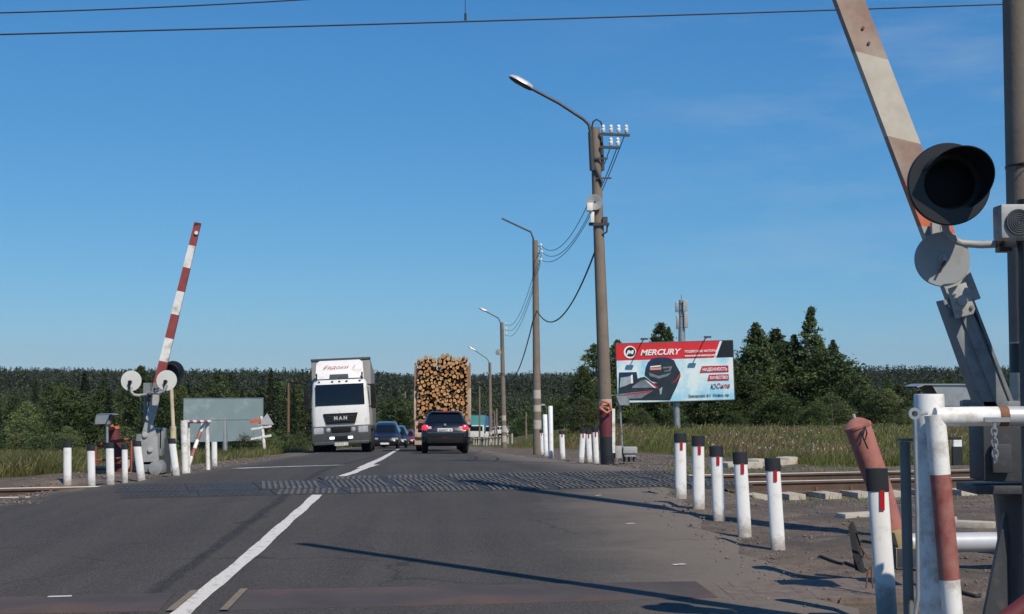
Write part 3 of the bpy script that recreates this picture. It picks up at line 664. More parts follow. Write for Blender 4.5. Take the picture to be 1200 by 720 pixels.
mb = MB(); mb.box(at(195.5,540,.3), (.085,.06,.72), 0, Matrix.Rotation(R(-3),3,'Y')); solo('dark_stub_post', mb, 'grey_dark', 'short dark flat post between the left barrier and leaning white post', 'post', at(196,562,.3))
# striped pipe frame
fr = thing('striped_gate', 'white pipe gate frame with red and white striped diagonal brace', 'gate', hit(217,556)); Dg = hit(217,556).y; Sg = Dg/F
def ag(px, py, dy=0): return P(px, py, Dg+dy)
for p0_, p1_, r_, n_ in ((ag(217.5,560), ag(215.5,493), 4.2, 16), (ag(244,555,.9), ag(242.5,494,.9), 2.6, 12), (ag(221.5,555,.25), ag(221,496,.25), 1.6, 10)):
    mb = MB(); mb.tube([p0_, p1_], r_*Sg, n_); mb.build('post', 'white', fr)
mb = MB(); pts = [ag(216,494.5).lerp(ag(246,494.5,.9), k/7) for k in range(8)]; mb.tube(pts, 2.0*Sg, 10, [0,1,0,1,0,1,0]); mb.build('top_rail', ['white','band_red'], fr)
mb = MB(); pts = [ag(221,546,.3).lerp(ag(238,497,.8), k/5) for k in range(6)]; mb.tube(pts, 2.3*Sg, 10, [0,1,0,1,0]); mb.build('brace', ['white','band_red'], fr)
# blank billboard
Db = 87.0; bbk = thing('blank_billboard', 'blank grey blue billboard seen from behind on the left verge', 'billboard', P(263,533,Db))
c = P(262,492,Db); rotb = Matrix.Rotation(R(30),3,'Z')
def bl(x, y, z): return c + rotb @ Vector((x, y, z))
mb = MB(); mb.box(c, (5.2, .08, 2.75), 0, rotb); mb.build('panel', 'bb_blank', bbk)
mb = MB()
for x_ in (-2.58, 2.58): mb.box(bl(x_, -.05, 0), (.05,.03,2.76), 0, rotb)
for z_ in (-1.36, 0, 1.36): mb.box(bl(0, -.055, z_), (5.1,.02,.03), 0, rotb)
mb.build('frame', 'bb_blank', bbk)
mb = MB(); mb.cyl(bl(.1,.2,1.2), P(264,545,Db), .17, seg=14); mb.build('pole', 'galv', bbk)
# sign cluster seen from behind
Dc = 62.0; sgn_ = thing('road_sign', 'back of a triangular road sign on a leaning pole with pale cross boards', 'road sign', P(310,520,Dc))
mb = MB(); mb.cyl(P(310,526,Dc), P(306,488,Dc), .075, seg=10); mb.build('pole', 'white', sgn_)
mb = MB(); mb.prism([P(302,498,Dc-.1), P(321,498,Dc-.1), P(313,484.5,Dc-.1)], (0,.04,0)); mb.build('triangle_plate', 'alu', sgn_)
mb = MB(); mb.prism([P(293,492,Dc-.16), P(306,491,Dc-.16), P(306,495,Dc-.16), P(293,496.5,Dc-.16)], (0,.03,0)); mb.build('orange_plate', 'orange_red', sgn_)
for ya, yb in ((502,499.5),(513.5,510.5)):
    mb = MB(); mb.prism([P(294,ya,Dc-.08), P(318,yb-1.3,Dc-.08), P(318,yb+1.3,Dc-.08), P(294,ya+2.4,Dc-.08)], (0,.04,0)); mb.build('cross_board', 'white', sgn_)

# ------------------------------------------------------------------ lamp poles
def insulator(mb, p, s=1.0): mb.lathe(p, (0,0,1), [(0,.01),(0,.03*s),(.05*s,.045*s),(.07*s,.03*s),(.11*s,.04*s),(.14*s,.02*s),(.15*s,.001)], 10)
def lamp_pole(bx, by, tx, ty, rb, rt, arm, headpx, label, bands=(), d=None, head_l=.55):
    b = hit(bx, by) if d is None else Vector((P(bx, by, d).x, d, gz(P(bx, by, d).x, d)))
    t = P(tx, ty, b.y); sc_ = b.y/F
    o = thing('street_lamp', label, 'street lamp', b, 'concrete lamp poles along the right verge')
    cuts = sorted(set([0.0, 1.0] + [f for bnd in bands for f in bnd[:2]])); pts = [b-(t-b)*.02]; rr = [rb]; mi = []
    names = ['conc'] + sorted(set(x[2] for x in bands))
    for f0, f1 in zip(cuts[:-1], cuts[1:]):
        nseg = max(1, int((f1-f0)*10)); m_ = 0
        for bnd in bands:
            if bnd[0] <= f0+1e-6 and f1 <= bnd[1]+1e-6: m_ = names.index(bnd[2])
        for k in range(nseg):
            f = f0+(f1-f0)*(k+1)/nseg; pts.append(b.lerp(t, f)); rr.append(rb+(rt-rb)*f); mi.append(m_)
    mb = MB(); mb.tube(pts, rr, 18, mi); mb.build('shaft', names, o)
    ap = [P(x_, y_, b.y-.12) for x_, y_ in arm]; mb = MB(); mb.tube(ap, .034, 10); mb.build('arm', 'grey_dark', o)
    if headpx:
        a_, c_ = P(*headpx[0], b.y-.15), P(*headpx[1], b.y-.15); ax = (c_-a_); L = ax.length; dr = ax.normalized(); up = Vector((-dr.z, 0, dr.x)); up = up if up.z > 0 else -up
        rings = []
        for f, w_, h_ in ((0,.05,.04),(.08,.10,.07),(.3,.145,.10),(.7,.14,.10),(.93,.10,.08),(1,.04,.04)):
            cc = a_+ax*f; rings.append([cc+Vector((0,1,0))*math.cos(q_)*w_ + up*math.sin(q_)*h_*(1 if math.sin(q_) > 0 else .55) for q_ in [2*PI*i/12 for i in range(12)]])
        mb = MB(); vs = [p for r_ in rings for p in r_]
        fs = [(i*12+k, i*12+(k+1) % 12, (i+1)*12+(k+1) % 12, (i+1)*12+k) for i in range(5) for k in range(12)] + [tuple(reversed(range(12))), tuple(range(60, 72))]
        mb.add(vs, fs, [1 if (v % 12) >= 6 and v < 60 else 0 for v in range(len(fs))], True); mb.build('lamp_head', ['alu','grey_dark'], o)
    return o, b, t
p1, b1, t1 = lamp_pole(712, 546, 697, 150, .145, .095, [(706,215),(694,190),(692,155),(690,146),(684,140),(655,121),(623,104)], [(597,90),(624,105)],
    'nearest and tallest street lamp pole with dark red painted foot', [(0,.085,'post_black'),(.085,.165,'darkred'),(.165,.195,'conc_lt')])
D1 = b1.y; S1 = D1/F
def a1(px, py, dy=0): return P(px, py, D1+dy)
mb = MB(); mb.tube([a1(692,155,-.14), a1(694,200,-.14)], .055, 10); mb.build('arm_sleeve', 'grey_dark', p1)
for x0, x1, y_, n_ in ((702,738,158,4),(703,726,173,2)):
    mb = MB(); c = a1((x0+x1)/2, y_, -.1); mb.box(c, ((x1-x0)*S1, .06, .05), 0, Matrix.Rotation(R(2.5),3,'Y')); ca = mb.build('crossarm', 'grey_dark', p1)
    mb = MB()
    for k in range(n_):
        px_ = (707+k*9) if n_ == 4 else (716+k*8); q_ = a1(px_, y_-1, -.1); mb.cyl(q_, q_+Vector((0,0,.06)), .01, seg=6); insulator(mb, q_+Vector((0,0,.03)), 1.1)
    mb.build('insulators', 'insul', ca)
mb = MB(); mb.tube([a1(693,152,-.12), a1(695,143,-.1), a1(699,140,-.1), a1(704,143,-.1), a1(707,151,-.1)], .018, 8); mb.build('cable_loop', 'wire', p1)
mb = MB(); mb.tube([a1(704,160,.1), a1(706,200,.1)], .045, 8)
mb.box(a1(702,186,-.13), (.36,.03,.04)); mb.box(a1(708,209,-.13), (.3,.03,.03)); mb.build('clamps', 'grey_dark', p1)
# flood lamp and small camera on the shaft
mb = MB(); c = a1(697,237,-.2); mb.lathe(c, (-.15,-1,-.1), [(-.14,.02),(-.12,.09),(-.02,.16),(.0,.165),(.0,.14),(-.03,.02)], 18); fl = mb.build('floodlight', 'grey_lt', p1)
mb = MB(); mb.box(a1(691,243,-.2), (.12,.2,.16)); mb.box(a1(694,255,-.15), (.08,.12,.22)); mb.build('camera_box', 'white', p1, .01)
mb = MB(); mb.box(a1(702,263,-.12), (.42,.06,.06)); mb.tube([a1(706,258,-.1), a1(712,262,-.1), a1(711,272,-.1), a1(706,275,-.1)], .02, 8); mb.box(a1(709,258,-.1), (.1,.1,.12)); mb.build('clamp_bracket', 'grey_dark', p1)
mb = MB(); mb.tube([a1(703,474,-.2), a1(706,470,-.25), a1(714,473,-.25), a1(716,481,-.22), a1(711,484,-.25), a1(704,479,-.2)], .028, 8); mb.tube([a1(703,478,-.18), a1(715,475,-.22)], .03, 8); mb.build('cable_coil', 'orange_red', p1)
mb = MB(); mb.box(a1(719,505,-.05), (.06,.08,.9)); mb.build('side_board', 'white', p1)
p2, b2, t2 = lamp_pole(630, 531, 627, 282, .165, .10, [(626,322),(625,300),(625,280),(622,272),(588,256)], None,
    'second street lamp pole with pale painted rings and bare arm', [(.12,.16,'conc_lt'),(.2,.23,'conc_lt'),(.26,.30,'conc_lt')], d=49.5)
p3, b3, t3 = lamp_pole(591, 523, 588, 378, .17, .11, [(587,400),(587,380),(584,373),(571,366)], [(561,361),(572,366)],
    'third street lamp pole with pale rings and a small lamp on its shaft', [(.05,.10,'conc_lt'),(.13,.18,'conc_lt'),(.22,.26,'conc_lt')], d=84)
p4, b4, t4 = lamp_pole(575, 521, 574, 425, .18, .13, [(574,435),(573,424),(570,420),(558,412)], [(548,406),(559,412)],
    'farthest street lamp pole just right of the log load', [(.03,.08,'conc_lt'),(.12,.16,'conc_lt')], d=124)
mb = MB(); mb.lathe(P(584,413,83.6), (-.2,-1,0), [(-.2,.08),(-.1,.15),(0,.19),(.02,.01)], 14); mb.build('floodlight', 'grey_lt', p3)
def wire(a_, b_, sag, label, r=.012, group=None, n=24):
    pts = [a_.lerp(b_, k/n)+Vector((0,0,-4*sag*(k/n)*(1-k/n))) for k in range(n+1)]
    mb = MB(); mb.tube(pts, r, 6); return solo('overhead_wire', mb, 'wire', label, 'wire', a_, group)
wg = 'wires strung between the lamp poles'
for i, (pa, pb, pc) in enumerate((((716,171),(634,288),(593,380)),((724,171),(635,296),(593,386)),((733,156),(634,305),(593,392)))):
    A_, B_, C_ = a1(*pa,-.1), P(*pb, b2.y), P(*pc, b3.y)
    wire(A_, B_, .9, 'thin sagging wire between the nearest two lamp poles', .010, wg); wire(B_, C_, 1.0, 'thin sagging wire between the second and third lamp poles', .011, 'wires between second and third lamp poles')
    q_ = MB(); insulator(q_, B_-Vector((0,0,.1)), 1.2); insulator(q_, C_-Vector((0,0,.1)), 1.4); q_.build('insulators', 'insul', p2)
mb = MB()
for y_ in (288,296,305): mb.box(P(631,y_+1,b2.y), (.3,.04,.03))
mb.build('insulator_hooks', 'grey_dark', p2)
wire(a1(702,282), P(629,364,b2.y), .95, 'thick black cable sagging low from the nearest lamp pole', .02)
wire(P(629,356,b2.y), P(589,437,b3.y), 1.4, 'thick black cable sagging low between second and third lamp poles', .024)
# contact wires high above
def cw(pa, pb, d0, d1, label, sag=.05):
    A_, B_ = P(*pa, d0), P(*pb, d1); e = (B_-A_); A2 = A_-e*.35; B2 = B_+e*.35
    return wire(A2, B2, sag, label, .012)
cw((0,38),(1175,3), 19.2, 22.4, 'long black contact wire crossing the whole sky')
cw((0,13),(315,0), 22, 22.8, 'short black wire in the top left corner of the sky')
mb = MB(); mb.cyl(P(545.5,23,20.7), P(544.5,-40,20.7), .006, seg=6); mb.cyl(P(545.5,24,20.7), P(545.4,16,20.7), .018, seg=8)
solo('dropper_wire', mb, 'wire', 'short vertical dropper hanging to the long contact wire', 'wire', P(545.5,23,20.7))
# faint utility poles far away
for bx, ty, by, d, r, m_, l in ((338,449,530,100,.11,'wood_pole','brown utility pole in front of the left woods'), (463.5,474,512,150,.13,'conc','pale bare pole above the dark oncoming car'),
      (475,459,490,260,.16,'conc','very thin pale pole in the woods left of the log load'), (562,453,520,140,.10,'conc','thin pale pole just right of the log truck'),
      (582,479,520,110,.09,'conc','thin pale pole left of the third lamp pole'), (579.5,482,520,118,.07,'conc','thinnest pole beside the fourth lamp pole'), (616.5,483,516,95,.07,'conc','slender pale pole left of the second lamp pole'), (208/1.0,0,0,0,0,'',''),):
    if not d: continue
    b = P(bx, by, d); b.z = min(b.z, gz(b.x, d)+.05); mb = MB(); mb.tube([b, P(bx, ty, d)], [r, r*.7], 8)
    solo('utility_pole', mb, m_, l, 'pole', b)
mb = MB(); pA = P(639,520,140); mb.tube([pA, P(640.5,478,140), P(639,475,140), P(636,474.5,140)], .05, 8); mb.box(P(635.5,474.5,140), (.5,.2,.15), 1)
solo('small_lamp', mb, ['conc','alu'], 'tiny distant lamp just behind the tall white posts', 'street lamp', pA)

# right of pole one: sensor, relay box
Dh = D1+.4
sensor_hood(715, 463, 737, 475, 534, Dh, 'grey curved metal cover on thin stand below the billboard corner', 729.5, lr=1)
def ah(px, py, dy=0): return P(px, py, Dh+dy)
rb_ = thing('relay_box', 'small grey relay box on bolted legs under the curved cover', 'relay box', ah(737,540))
mb = MB(); mb.box(ah(738,527.5), (.29,.3,.13)); mb.box(ah(738,533), (.24,.24,.08)); mb.build('housing', 'grey_lt', rb_, .01)
for px_ in (731.5,737,743): 
    mb = MB(); mb.cyl(ah(px_,533), ah(px_,541.5), .028, seg=8); mb.build('leg', 'grey_dark', rb_)
mb = MB(); mb.box(ah(724.5,530,-.2), (.13,.2,.25)); mb.box(ah(719,531,-.1), (.07,.2,.22), 1); solo('cable_box', mb, ['grey_lt','grey_dark'], 'low pale cable box at the foot of the nearest lamp pole', 'box', ah(723,537), bevel=.01)
mb = MB(); mb.tube([a1(716,502,.3), a1(722,497,.3), a1(726,505,.3), a1(727,540,.3)], .014, 6); mb.tube([a1(714,502,.3), a1(734,503,.3)], .012, 6)
solo('bent_pipe', mb, 'rust', 'thin bent rusty pipe behind the low cable box', 'pipe', a1(727,540,.3))

# ------------------------------------------------------------------ text helper
def text_mesh(name, s, m_, parent, loc, size, mtx, shear=0.0, bold=0.0, width=None, align='LEFT', ext=.004):
    cu = bpy.data.curves.new(name, 'FONT'); cu.body = s; cu.size = size; cu.shear = shear; cu.offset = bold; cu.extrude = ext; cu.align_x = 'LEFT'; cu.resolution_u = 3
    o = bpy.data.objects.new(name, cu); COL.objects.link(o)
    bpy.context.view_layer.update(); dg = bpy.context.evaluated_depsgraph_get()
    me = bpy.data.meshes.new_from_object(o.evaluated_get(dg)); bpy.data.objects.remove(o); 
    xs = [v.co.x for v in me.vertices]; w0 = max(xs)-min(xs) if xs else 1; x0 = min(xs) if xs else 0
    k = (width/w0) if width else 1
    off = ORG.get(parent.name, Vector())
    for v in me.vertices:
        l = Vector(((v.co.x-x0)*k, -v.co.z, v.co.y)); v.co = Vector(loc) + mtx @ l - off
    me.materials.clear(); me.materials.append(M[m_]); me.name = name
    t = bpy.data.objects.new(name, me); COL.objects.link(t); t.parent = parent; ORG[t.name] = off.copy(); return t

# ------------------------------------------------------------------ advertising billboard
DB = 70.0; sB = DB/F
M['p_red'] = mat('poster_red', (.62,.022,.028), .45, var=.08, scale=1.2); M['p_black'] = mat('poster_black', (.012,.012,.016), .4)
M['p_sky'] = None
m, nt, bs = newmat('poster_sky'); M['p_sky'] = m
k = noise(nt, .75, 6, .6); c_ = ramp(nt, k, [(.38, (.28,.60,.78)), (.56, (.66,.78,.78)), (.72, (.74,.79,.76))]); nt.links.new(c_, bs.inputs[0]); bs.inputs['Roughness'].default_value = .5
M['p_navy'] = mat('poster_navy', (.012,.03,.10), .4); M['p_dark'] = mat('poster_dark', (.02,.03,.038), .4, var=.35, scale=2)
M['p_mid'] = mat('poster_grey', (.16,.19,.22), .4, var=.3, scale=3); M['p_white'] = mat('poster_white', (.78,.78,.78), .45, var=.03)
M['p_crim'] = mat('poster_crimson', (.42,.02,.05), .45, var=.2); M['p_steel'] = mat('poster_steel', (.32,.38,.42), .4, var=.3, scale=4)
M['p_pink'] = mat('poster_pink', (.62,.25,.22), .4, var=.1)  # flat pink print on the motor cowl
ad = thing('billboard', 'red and white outboard motor billboard on a grey pole in front of the trees', 'billboard', P(794,512,DB))
rollm = Matrix.Rotation(R(-1.75), 3, 'Y') @ Matrix.Rotation(R(0), 3, 'Z'); O_ = P(724, 472.5, DB)
def bb(x, z, y=0): return O_ + rollm @ Vector((x, y, z))
mb = MB(); mb.prism([bb(0,0,.02), bb(5.98,0,.02), bb(5.98,3.02,.02), bb(0,3.02,.02)], (0,.22,0)); mb.build('panel', 'p_black', ad)
mb = MB()
for a_, b_ in (((0,-.02),(5.98,-.02)),((0,3.03),(5.98,3.03)),((-.02,0),(-.02,3.02)),((6.0,0),(6.0,3.02))): mb.tube([bb(*a_,.03), bb(*b_,.03)], .03, 6)
mb.build('frame', 'grey_dark', ad)
LY = [0]
def layer(mb, pts, mi): 
    LY[0] += 1; mb.prism([bb(x, z, -.0012*LY[0]) for x, z in pts], rollm @ Vector((0, .02+.0012*LY[0]-.0005, 0)), mi)
def cr(X, Y):                                      # from the close-up of the poster
    px = 720+X/9.6; py = 395+Y/9.6; v = P(px, py, DB)-O_; l = rollm.inverted() @ v; return (min(max(l.x, .01), 5.97), min(max(l.z, .01), 3.01))
mb = MB(); pm = ['p_sky','p_red','p_white','p_black','p_navy','p_dark','p_mid','p_crim','p_steel','p_pink']
layer(mb, [(.01,.01),(5.97,.01),(5.97,3.01),(.01,3.01)], 0)
layer(mb, [(.01,2.16),(5.0,2.16),(5.34,3.01),(.01,3.01)], 1)
layer(mb, [(5.0,2.16),(5.08,2.16),(5.42,3.01),(5.34,3.01)], 2)
layer(mb, [(5.12,2.16),(5.97,2.16),(5.97,3.01),(5.46,3.01)], 3)
layer(mb, [cr(50,400),cr(250,395),cr(262,470),cr(300,455),cr(345,450),cr(430,520),cr(560,520),cr(640,690),cr(620,715),cr(40,715)], 5)      # boat stern
layer(mb, [cr(60,410),cr(240,400),cr(245,425),cr(60,445)], 4)
layer(mb, [cr(70,460),cr(190,440),cr(190,520),cr(100,560),cr(60,570)], 8)
layer(mb, [cr(185,430),cr(205,425),cr(210,520),cr(188,525)], 2)
layer(mb, [cr(55,640),cr(440,600),cr(300,690),cr(60,700)], 6)
layer(mb, [cr(60,655),cr(445,598),cr(380,625),cr(60,668)], 7)
layer(mb, [cr(200,560),cr(290,495),cr(340,480),cr(460,570),cr(200,575)], 6)
layer(mb, [cr(340,480),cr(380,500),cr(470,575),cr(440,570)], 2)
layer(mb, [cr(395,495),cr(440,520),cr(500,580),cr(470,575)], 7)
layer(mb, [cr(340,430),cr(350,350),cr(375,290),cr(420,245),cr(500,228),cr(590,230),cr(670,262),cr(700,330),cr(740,400),cr(745,440),cr(700,560),cr(625,712),cr(430,712),cr(520,600),cr(500,520),cr(420,500)], 5)   # outboard cowl and leg
layer(mb, [cr(350,350),cr(375,290),cr(420,245),cr(500,228),cr(590,230),cr(670,262),cr(672,290),cr(560,262),cr(450,275),cr(400,320),cr(360,395)], 4)
layer(mb, [cr(385,400),cr(500,440),cr(640,400),cr(600,440),cr(500,470),cr(400,440)], 6)
layer(mb, [cr(405,330),cr(525,318),cr(520,332),cr(400,345)], 2)
layer(mb, [cr(400,350),cr(530,340),cr(525,370),cr(400,375)], 9)
layer(mb, [cr(545,340),cr(650,330),cr(630,385),cr(560,392),cr(560,380),cr(615,370),cr(620,350),cr(545,356)], 6)
layer(mb, [cr(735,405),cr(742,440),cr(690,500),cr(640,530),cr(700,470)], 7)
layer(mb, [cr(505,590),cr(540,560),cr(530,640),cr(515,650)], 8)
c0 = cr(175,172)
layer(mb, [(c0[0]+.32*math.cos(2*PI*k/28), c0[1]+.32*math.sin(2*PI*k/28)) for k in range(28)], 2)
layer(mb, [(c0[0]+.25*math.cos(2*PI*k/28)+.02, c0[1]+.25*math.sin(2*PI*k/28)+.01) for k in range(28)], 3)
layer(mb, [(c0[0]-.22,c0[1]-.16),(c0[0]-.1,c0[1]+.1),(c0[0]+.0,c0[1]+.1),(c0[0]+.04,c0[1]+.02),(c0[0]+.1,c0[1]+.1),(c0[0]+.2,c0[1]+.1),(c0[0]+.16,c0[1]-.1),(c0[0]+.06,c0[1]-.1),(c0[0]+.06,c0[1]-.02),(c0[0]-.02,c0[1]-.1),(c0[0]-.08,c0[1]-.02),(c0[0]-.1,c0[1]-.12)], 2)
layer(mb, [(4.25,1.42),(5.72,1.42),(5.72,1.75),(4.37,1.75)], 7)
layer(mb, [(4.62,1.0),(5.72,1.0),(5.72,1.3),(4.72,1.3)], 7)
mb.build('poster', pm, ad)
YT = -.0012*LY[0]-.006
M['p_txt'] = mat('poster_text_dark', (.05,.06,.08), .5)
tx_ = lambda s, x, z, size, m_, w_=None, sh=0, bo=0: text_mesh('lettering', s, m_, ad, bb(x, z, YT), size, rollm, sh, bo, w_)
tx_('MERCURY', 1.24, 2.40, .40, 'p_white', 2.1, .3, .012)
tx_('ПОДВЕСНЫЕ МОТОРЫ', 3.52, 2.47, .155, 'p_white', 1.62, 0, .004)
tx_('www.motors-mercury.com', 3.50, 2.26, .15, 'p_white', 1.62, 0, .006)
tx_('НАДЕЖНОСТЬ', 4.40, 1.50, .22, 'p_white', 1.25, 0, .006)
tx_('КАЧЕСТВО', 4.76, 1.075, .21, 'p_white', .9, 0, .006)
tx_('Ю', 4.78, .57, .36, 'p_txt', .26, .2); tx_('Сила', 5.08, .60, .34, 'p_crim', .68, .25, .002)
tx_('Заводская, 8-1  Мойка, пр.', 3.62, .18, .20, 'p_txt', 2.1, 0, .002)
mb = MB(); mb.cyl(P(791.5,440,DB+.4), P(794,516,DB+.4), .17, seg=18); mb.box(P(791,450,DB+.3), (.5,.2,1.2)); mb.build('pole', 'galv', ad)
for x_ in (1.35, 4.55):
    mb = MB(); e0 = bb(x_,3.02,.1); e1 = bb(x_+.0,3.2,-1.15); mb.tube([e0, bb(x_,3.12,-.1), e1], .028, 8); mb.box(e1, (.36,.14,.09), 0); mb.build('lamp_arm', 'grey_dark', ad)
# phone mast
mast = thing('antenna_mast', 'grey antenna mast with panel antennas rising behind the billboard', 'mast', P(800,520,104))
Dm = 104
mb = MB(); mb.tube([P(799.5,520,Dm), P(799,398,Dm), P(798.5,352,Dm)], [.3,.27,.2], 12); mb.cyl(P(798.5,352,Dm), P(798.5,346,Dm), .04, seg=6); mb.build('tower', 'galv', mast)
for x_, y0, y1, w_ in ((803,352,365,.34),(793,354,366,.22),(804,367,384,.3),(794,370,386,.2)):
    mb = MB(); mb.box(P(x_,(y0+y1)/2,Dm-.35), (w_,.2,(y1-y0)*Dm/F)); mb.build('antenna', 'grey_lt' if w_ > .25 else 'galv', mast, .02)
for y_ in (356,364,371,384):
    mb = MB(); mb.box(P(798.5,y_,Dm-.2), (.85,.06,.05)); mb.build('bracket', 'grey_dark', mast)

# ------------------------------------------------------------------ right foreground machinery
KR = 1.22; MB.K = KR
def PR(px, py, d): return P(px, py, d*KR)
DR = 5.8*KR
def ar(px, py, dy=0): return P(px, py, DR+dy*KR)
SR = DR/F
GZ0 = gz(ar(1200,600).x, DR)
rbar = thing('barrier', 'big grey barrier drive with faded striped arm raised at the right edge', 'barrier', (ar(1205,600).x, DR+.2, GZ0))
mb = MB(); x0 = ar(1151,500).x; x1 = x0+.62*KR
zt, zb_ = ar(0,479).z, ar(0,569).z
mb.prism([ (x0+.0, DR, zb_+.02),(x0,DR,zt-.02),(x0+.04,DR,zt),(x1,DR,zt),(x1,DR,zb_)], (0,.18,0)); mb.build('drive_housing', 'grey_dark', rbar, .012)  # housing, flange and column coloured dark in place of a cast shadow
mb = MB(); mb.box(((x0+x1)/2-.014, DR+.12, zb_-.022), (.68,.26,.035)); mb.box(((x0+x1)/2, DR+.12, zt+.025), (.65,.22,.03)); mb.box((x0+.085, DR-.028, zb_+.14), (.08,.03,.12)); mb.build('flange', 'grey_dark', rbar, .006)
mb = MB(); cxx = x0+.44; mb.tube([(cxx,DR+.2,zb_-.04),(cxx,DR+.2,zb_-.28),(cxx,DR+.2,GZ0+.25),(cxx,DR+.2,GZ0-.02)], [.25,.235,.235,.27], 26)
for sg in (-1,): 
    mb.prism([(cxx-.27, DR+.12, zb_-.07),(cxx-.45,DR+.12,GZ0+.02),(cxx-.14,DR+.12,GZ0+.02)], (0,.03,0)); 
mb.prism([(cxx-.03, DR-.06, GZ0+.45),(cxx-.03,DR-.24,GZ0+.02),(cxx-.03,DR+.1,GZ0+.02)], (.03,0,0))
mb.build('column', 'grey_dark', rbar)
mb = MB(); mb.box((cxx, DR+.2, GZ0+.012), (.86,.8,.02)); mb.build('base_plate', 'rust', rbar, .004)
mb = MB()
for dx, dy in ((-.40,-.36),(.4,-.36),(-.40,.36)): mb.cyl((cxx+dx,DR+.2+dy,GZ0), (cxx+dx,DR+.2+dy,GZ0+.16), .016, seg=10); mb.cyl((cxx+dx,DR+.2+dy,GZ0+.03), (cxx+dx,DR+.2+dy,GZ0+.065), .03, seg=6)
mb.build('anchor_bolts', 'grey_lt', rbar)
# bracket carrying the arm: two cheeks and a face plate
mb = MB()
for dy in (-.035, .035):
    mb.prism([ar(1105,352,dy), ar(1112,350,dy), ar(1140,366,dy), ar(1165,416,dy), ar(1190,478,dy), ar(1150,478,dy)], (0,.012,0))
mb.prism([ar(1112,372,-.05), ar(1124,368,-.05), ar(1172,478,-.05), ar(1154,478,-.05)], (0,.10,0)); mb.prism([ar(1127,372,-.06), ar(1140,368,-.06), ar(1184,478,-.06), ar(1170,478,-.06)], (0,.12,0))
mb.prism([ar(1105,352,-.045), ar(1109,351,-.045), ar(1154,478,-.045), ar(1150,478,-.045)], (0,.10,0)); mb.prism([ar(1138,350,-.045), ar(1142,352,-.045), ar(1191,478,-.045), ar(1186,478,-.045)], (0,.10,0))
mb.build('bracket', 'grey', rbar, .003)
mb = MB(); mb.prism([ar(1113,338,-.14), ar(1132,331,-.14), ar(1143,362,-.14), ar(1141,368,-.14), ar(1122,373,-.14)], (0,.03,0)); mb.cyl(ar(1128,352,-.16), ar(1128,352,-.1), .022, seg=14)
for px_, py_ in ((1118,345),(1134,342),(1126,366),(1139,360)): mb.cyl(ar(px_,py_,-.15), ar(px_,py_,-.13), .009, seg=6)
mb.build('clamp_plate', 'grey_lt', rbar, .002)
mb = MB(); mb.box(ar(1165,474,.1), (.2,.3,.03)); mb.box(ar(1160,478,.0), (.14,.1,.02)); mb.build('hinge_plate', 'grey', rbar, .003)
# the arm: narrow box beam with slanting painted bands
A0 = ar(1128.5,352,0); A1 = P(1000,16,DR+.07); dv = (A1-A0).normalized(); Lb = 4.35
pr = Vector((dv.z, 0, -dv.x)).normalized()
def bp(l, s_, dy, skew=0): return A0 + dv*(l+skew*s_) + pr*s_*(.078-.004*l) + Vector((0, dy*KR, 0))
l_at = lambda py: (A0.z-ar(0,py).z)/(-dv.z)
cuts = [0, l_at(278), l_at(222), l_at(168), l_at(62)]
Ls = [-.02, l_at(270), l_at(216), l_at(164), l_at(64)]; ml = [3, 2, 0, 1]
step = Ls[4]-Ls[3]
while Ls[-1] < Lb-.1: Ls.append(min(Lb, Ls[-1]+step)); ml.append(0 if ml[-1] == 1 else 1)
mb = MB()
for i in range(len(Ls)-1):
    sk0 = .05 if i else 0; sk1 = .05 if i < len(Ls)-2 else 0
    a_, b_ = Ls[i], Ls[i+1]
    mb.prism([bp(a_,-1,-.03,-sk0), bp(a_,1,-.03,-sk0), bp(b_,1,-.03,-sk1), bp(b_,-1,-.03,-sk1)], (0,.055,0), ml[i])
for py_ in (32, 50):
    l_ = l_at(py_); mb.cyl(bp(l_,.1,-.032), bp(l_,.1,-.037), .007, seg=8, mi=4)
mb.build('boom', ['fade_red','fade_white','orange_red','grey_lt','rust'], rbar)
mb = MB(); 
for px_, py_ in ((1096,268),(1105,265)): mb.box(ar(px_,py_,-.04), (.035,.03,.05)); 
mb.build('end_bolts', 'grey_lt', rbar)

# signal with dark head, grey rear head, speaker
sp_ = thing('crossing_signal', 'dark hooded railway signal head on a curved arm at the right edge', 'signal', (ar(1204,600).x, DR-.35, GZ0))
mb = MB(); xs_ = ar(1204,300,-.25).x; mb.tube([(xs_,DR-.35,GZ0),(xs_,DR-.35,ar(0,236,-.25).z)], .052, 20); mb.build('post', 'grey_dark', sp_)
cS = PR(1112, 216, 5.45); rS = 49*5.45/F
mb = MB(); mb.lathe(cS, (0,-1,0), [(-.01,.001),(-.01,rS),(.004,rS),(.008,rS-.004),(.008,rS*.62),(.0,rS*.60),(-.0,.001)], 48); mb.build('backplate', 'black', sp_)
mb = MB(); mb.lathe(cS+Vector((0,.0,0)), (0,-1,0), [(-.16,.001),(-.15,rS*.45),(-.02,rS*.6),(0,rS*.6)], 32); mb.build('housing', 'black', sp_)
mb = MB(); mb.lathe(cS+Vector((0,-.008,0)), (0,-1,0), [(0,rS*.58),(.012,rS*.4),(.016,rS*.2),(.017,.001)], 32)
mb.build('lens', 'black_lens', sp_)
mb = MB(); hood(mb, cS+Vector((.004,-.006,.003)), rS*.74, .19, tilt=R(-38), a0=-14, a1=194, n=34)
mb.build('hood', 'black', sp_)
mb = MB(); za = PR(1135,286,5.6); mb.tube([PR(1107,262,5.62), PR(1109,272,5.62), PR(1116,281,5.62), PR(1128,285.5,5.62), PR(1150,287,5.6), PR(1172,286,5.57), PR(1200,286,5.55)], .0155, 12); mb.build('arm', 'grey_lt', sp_)
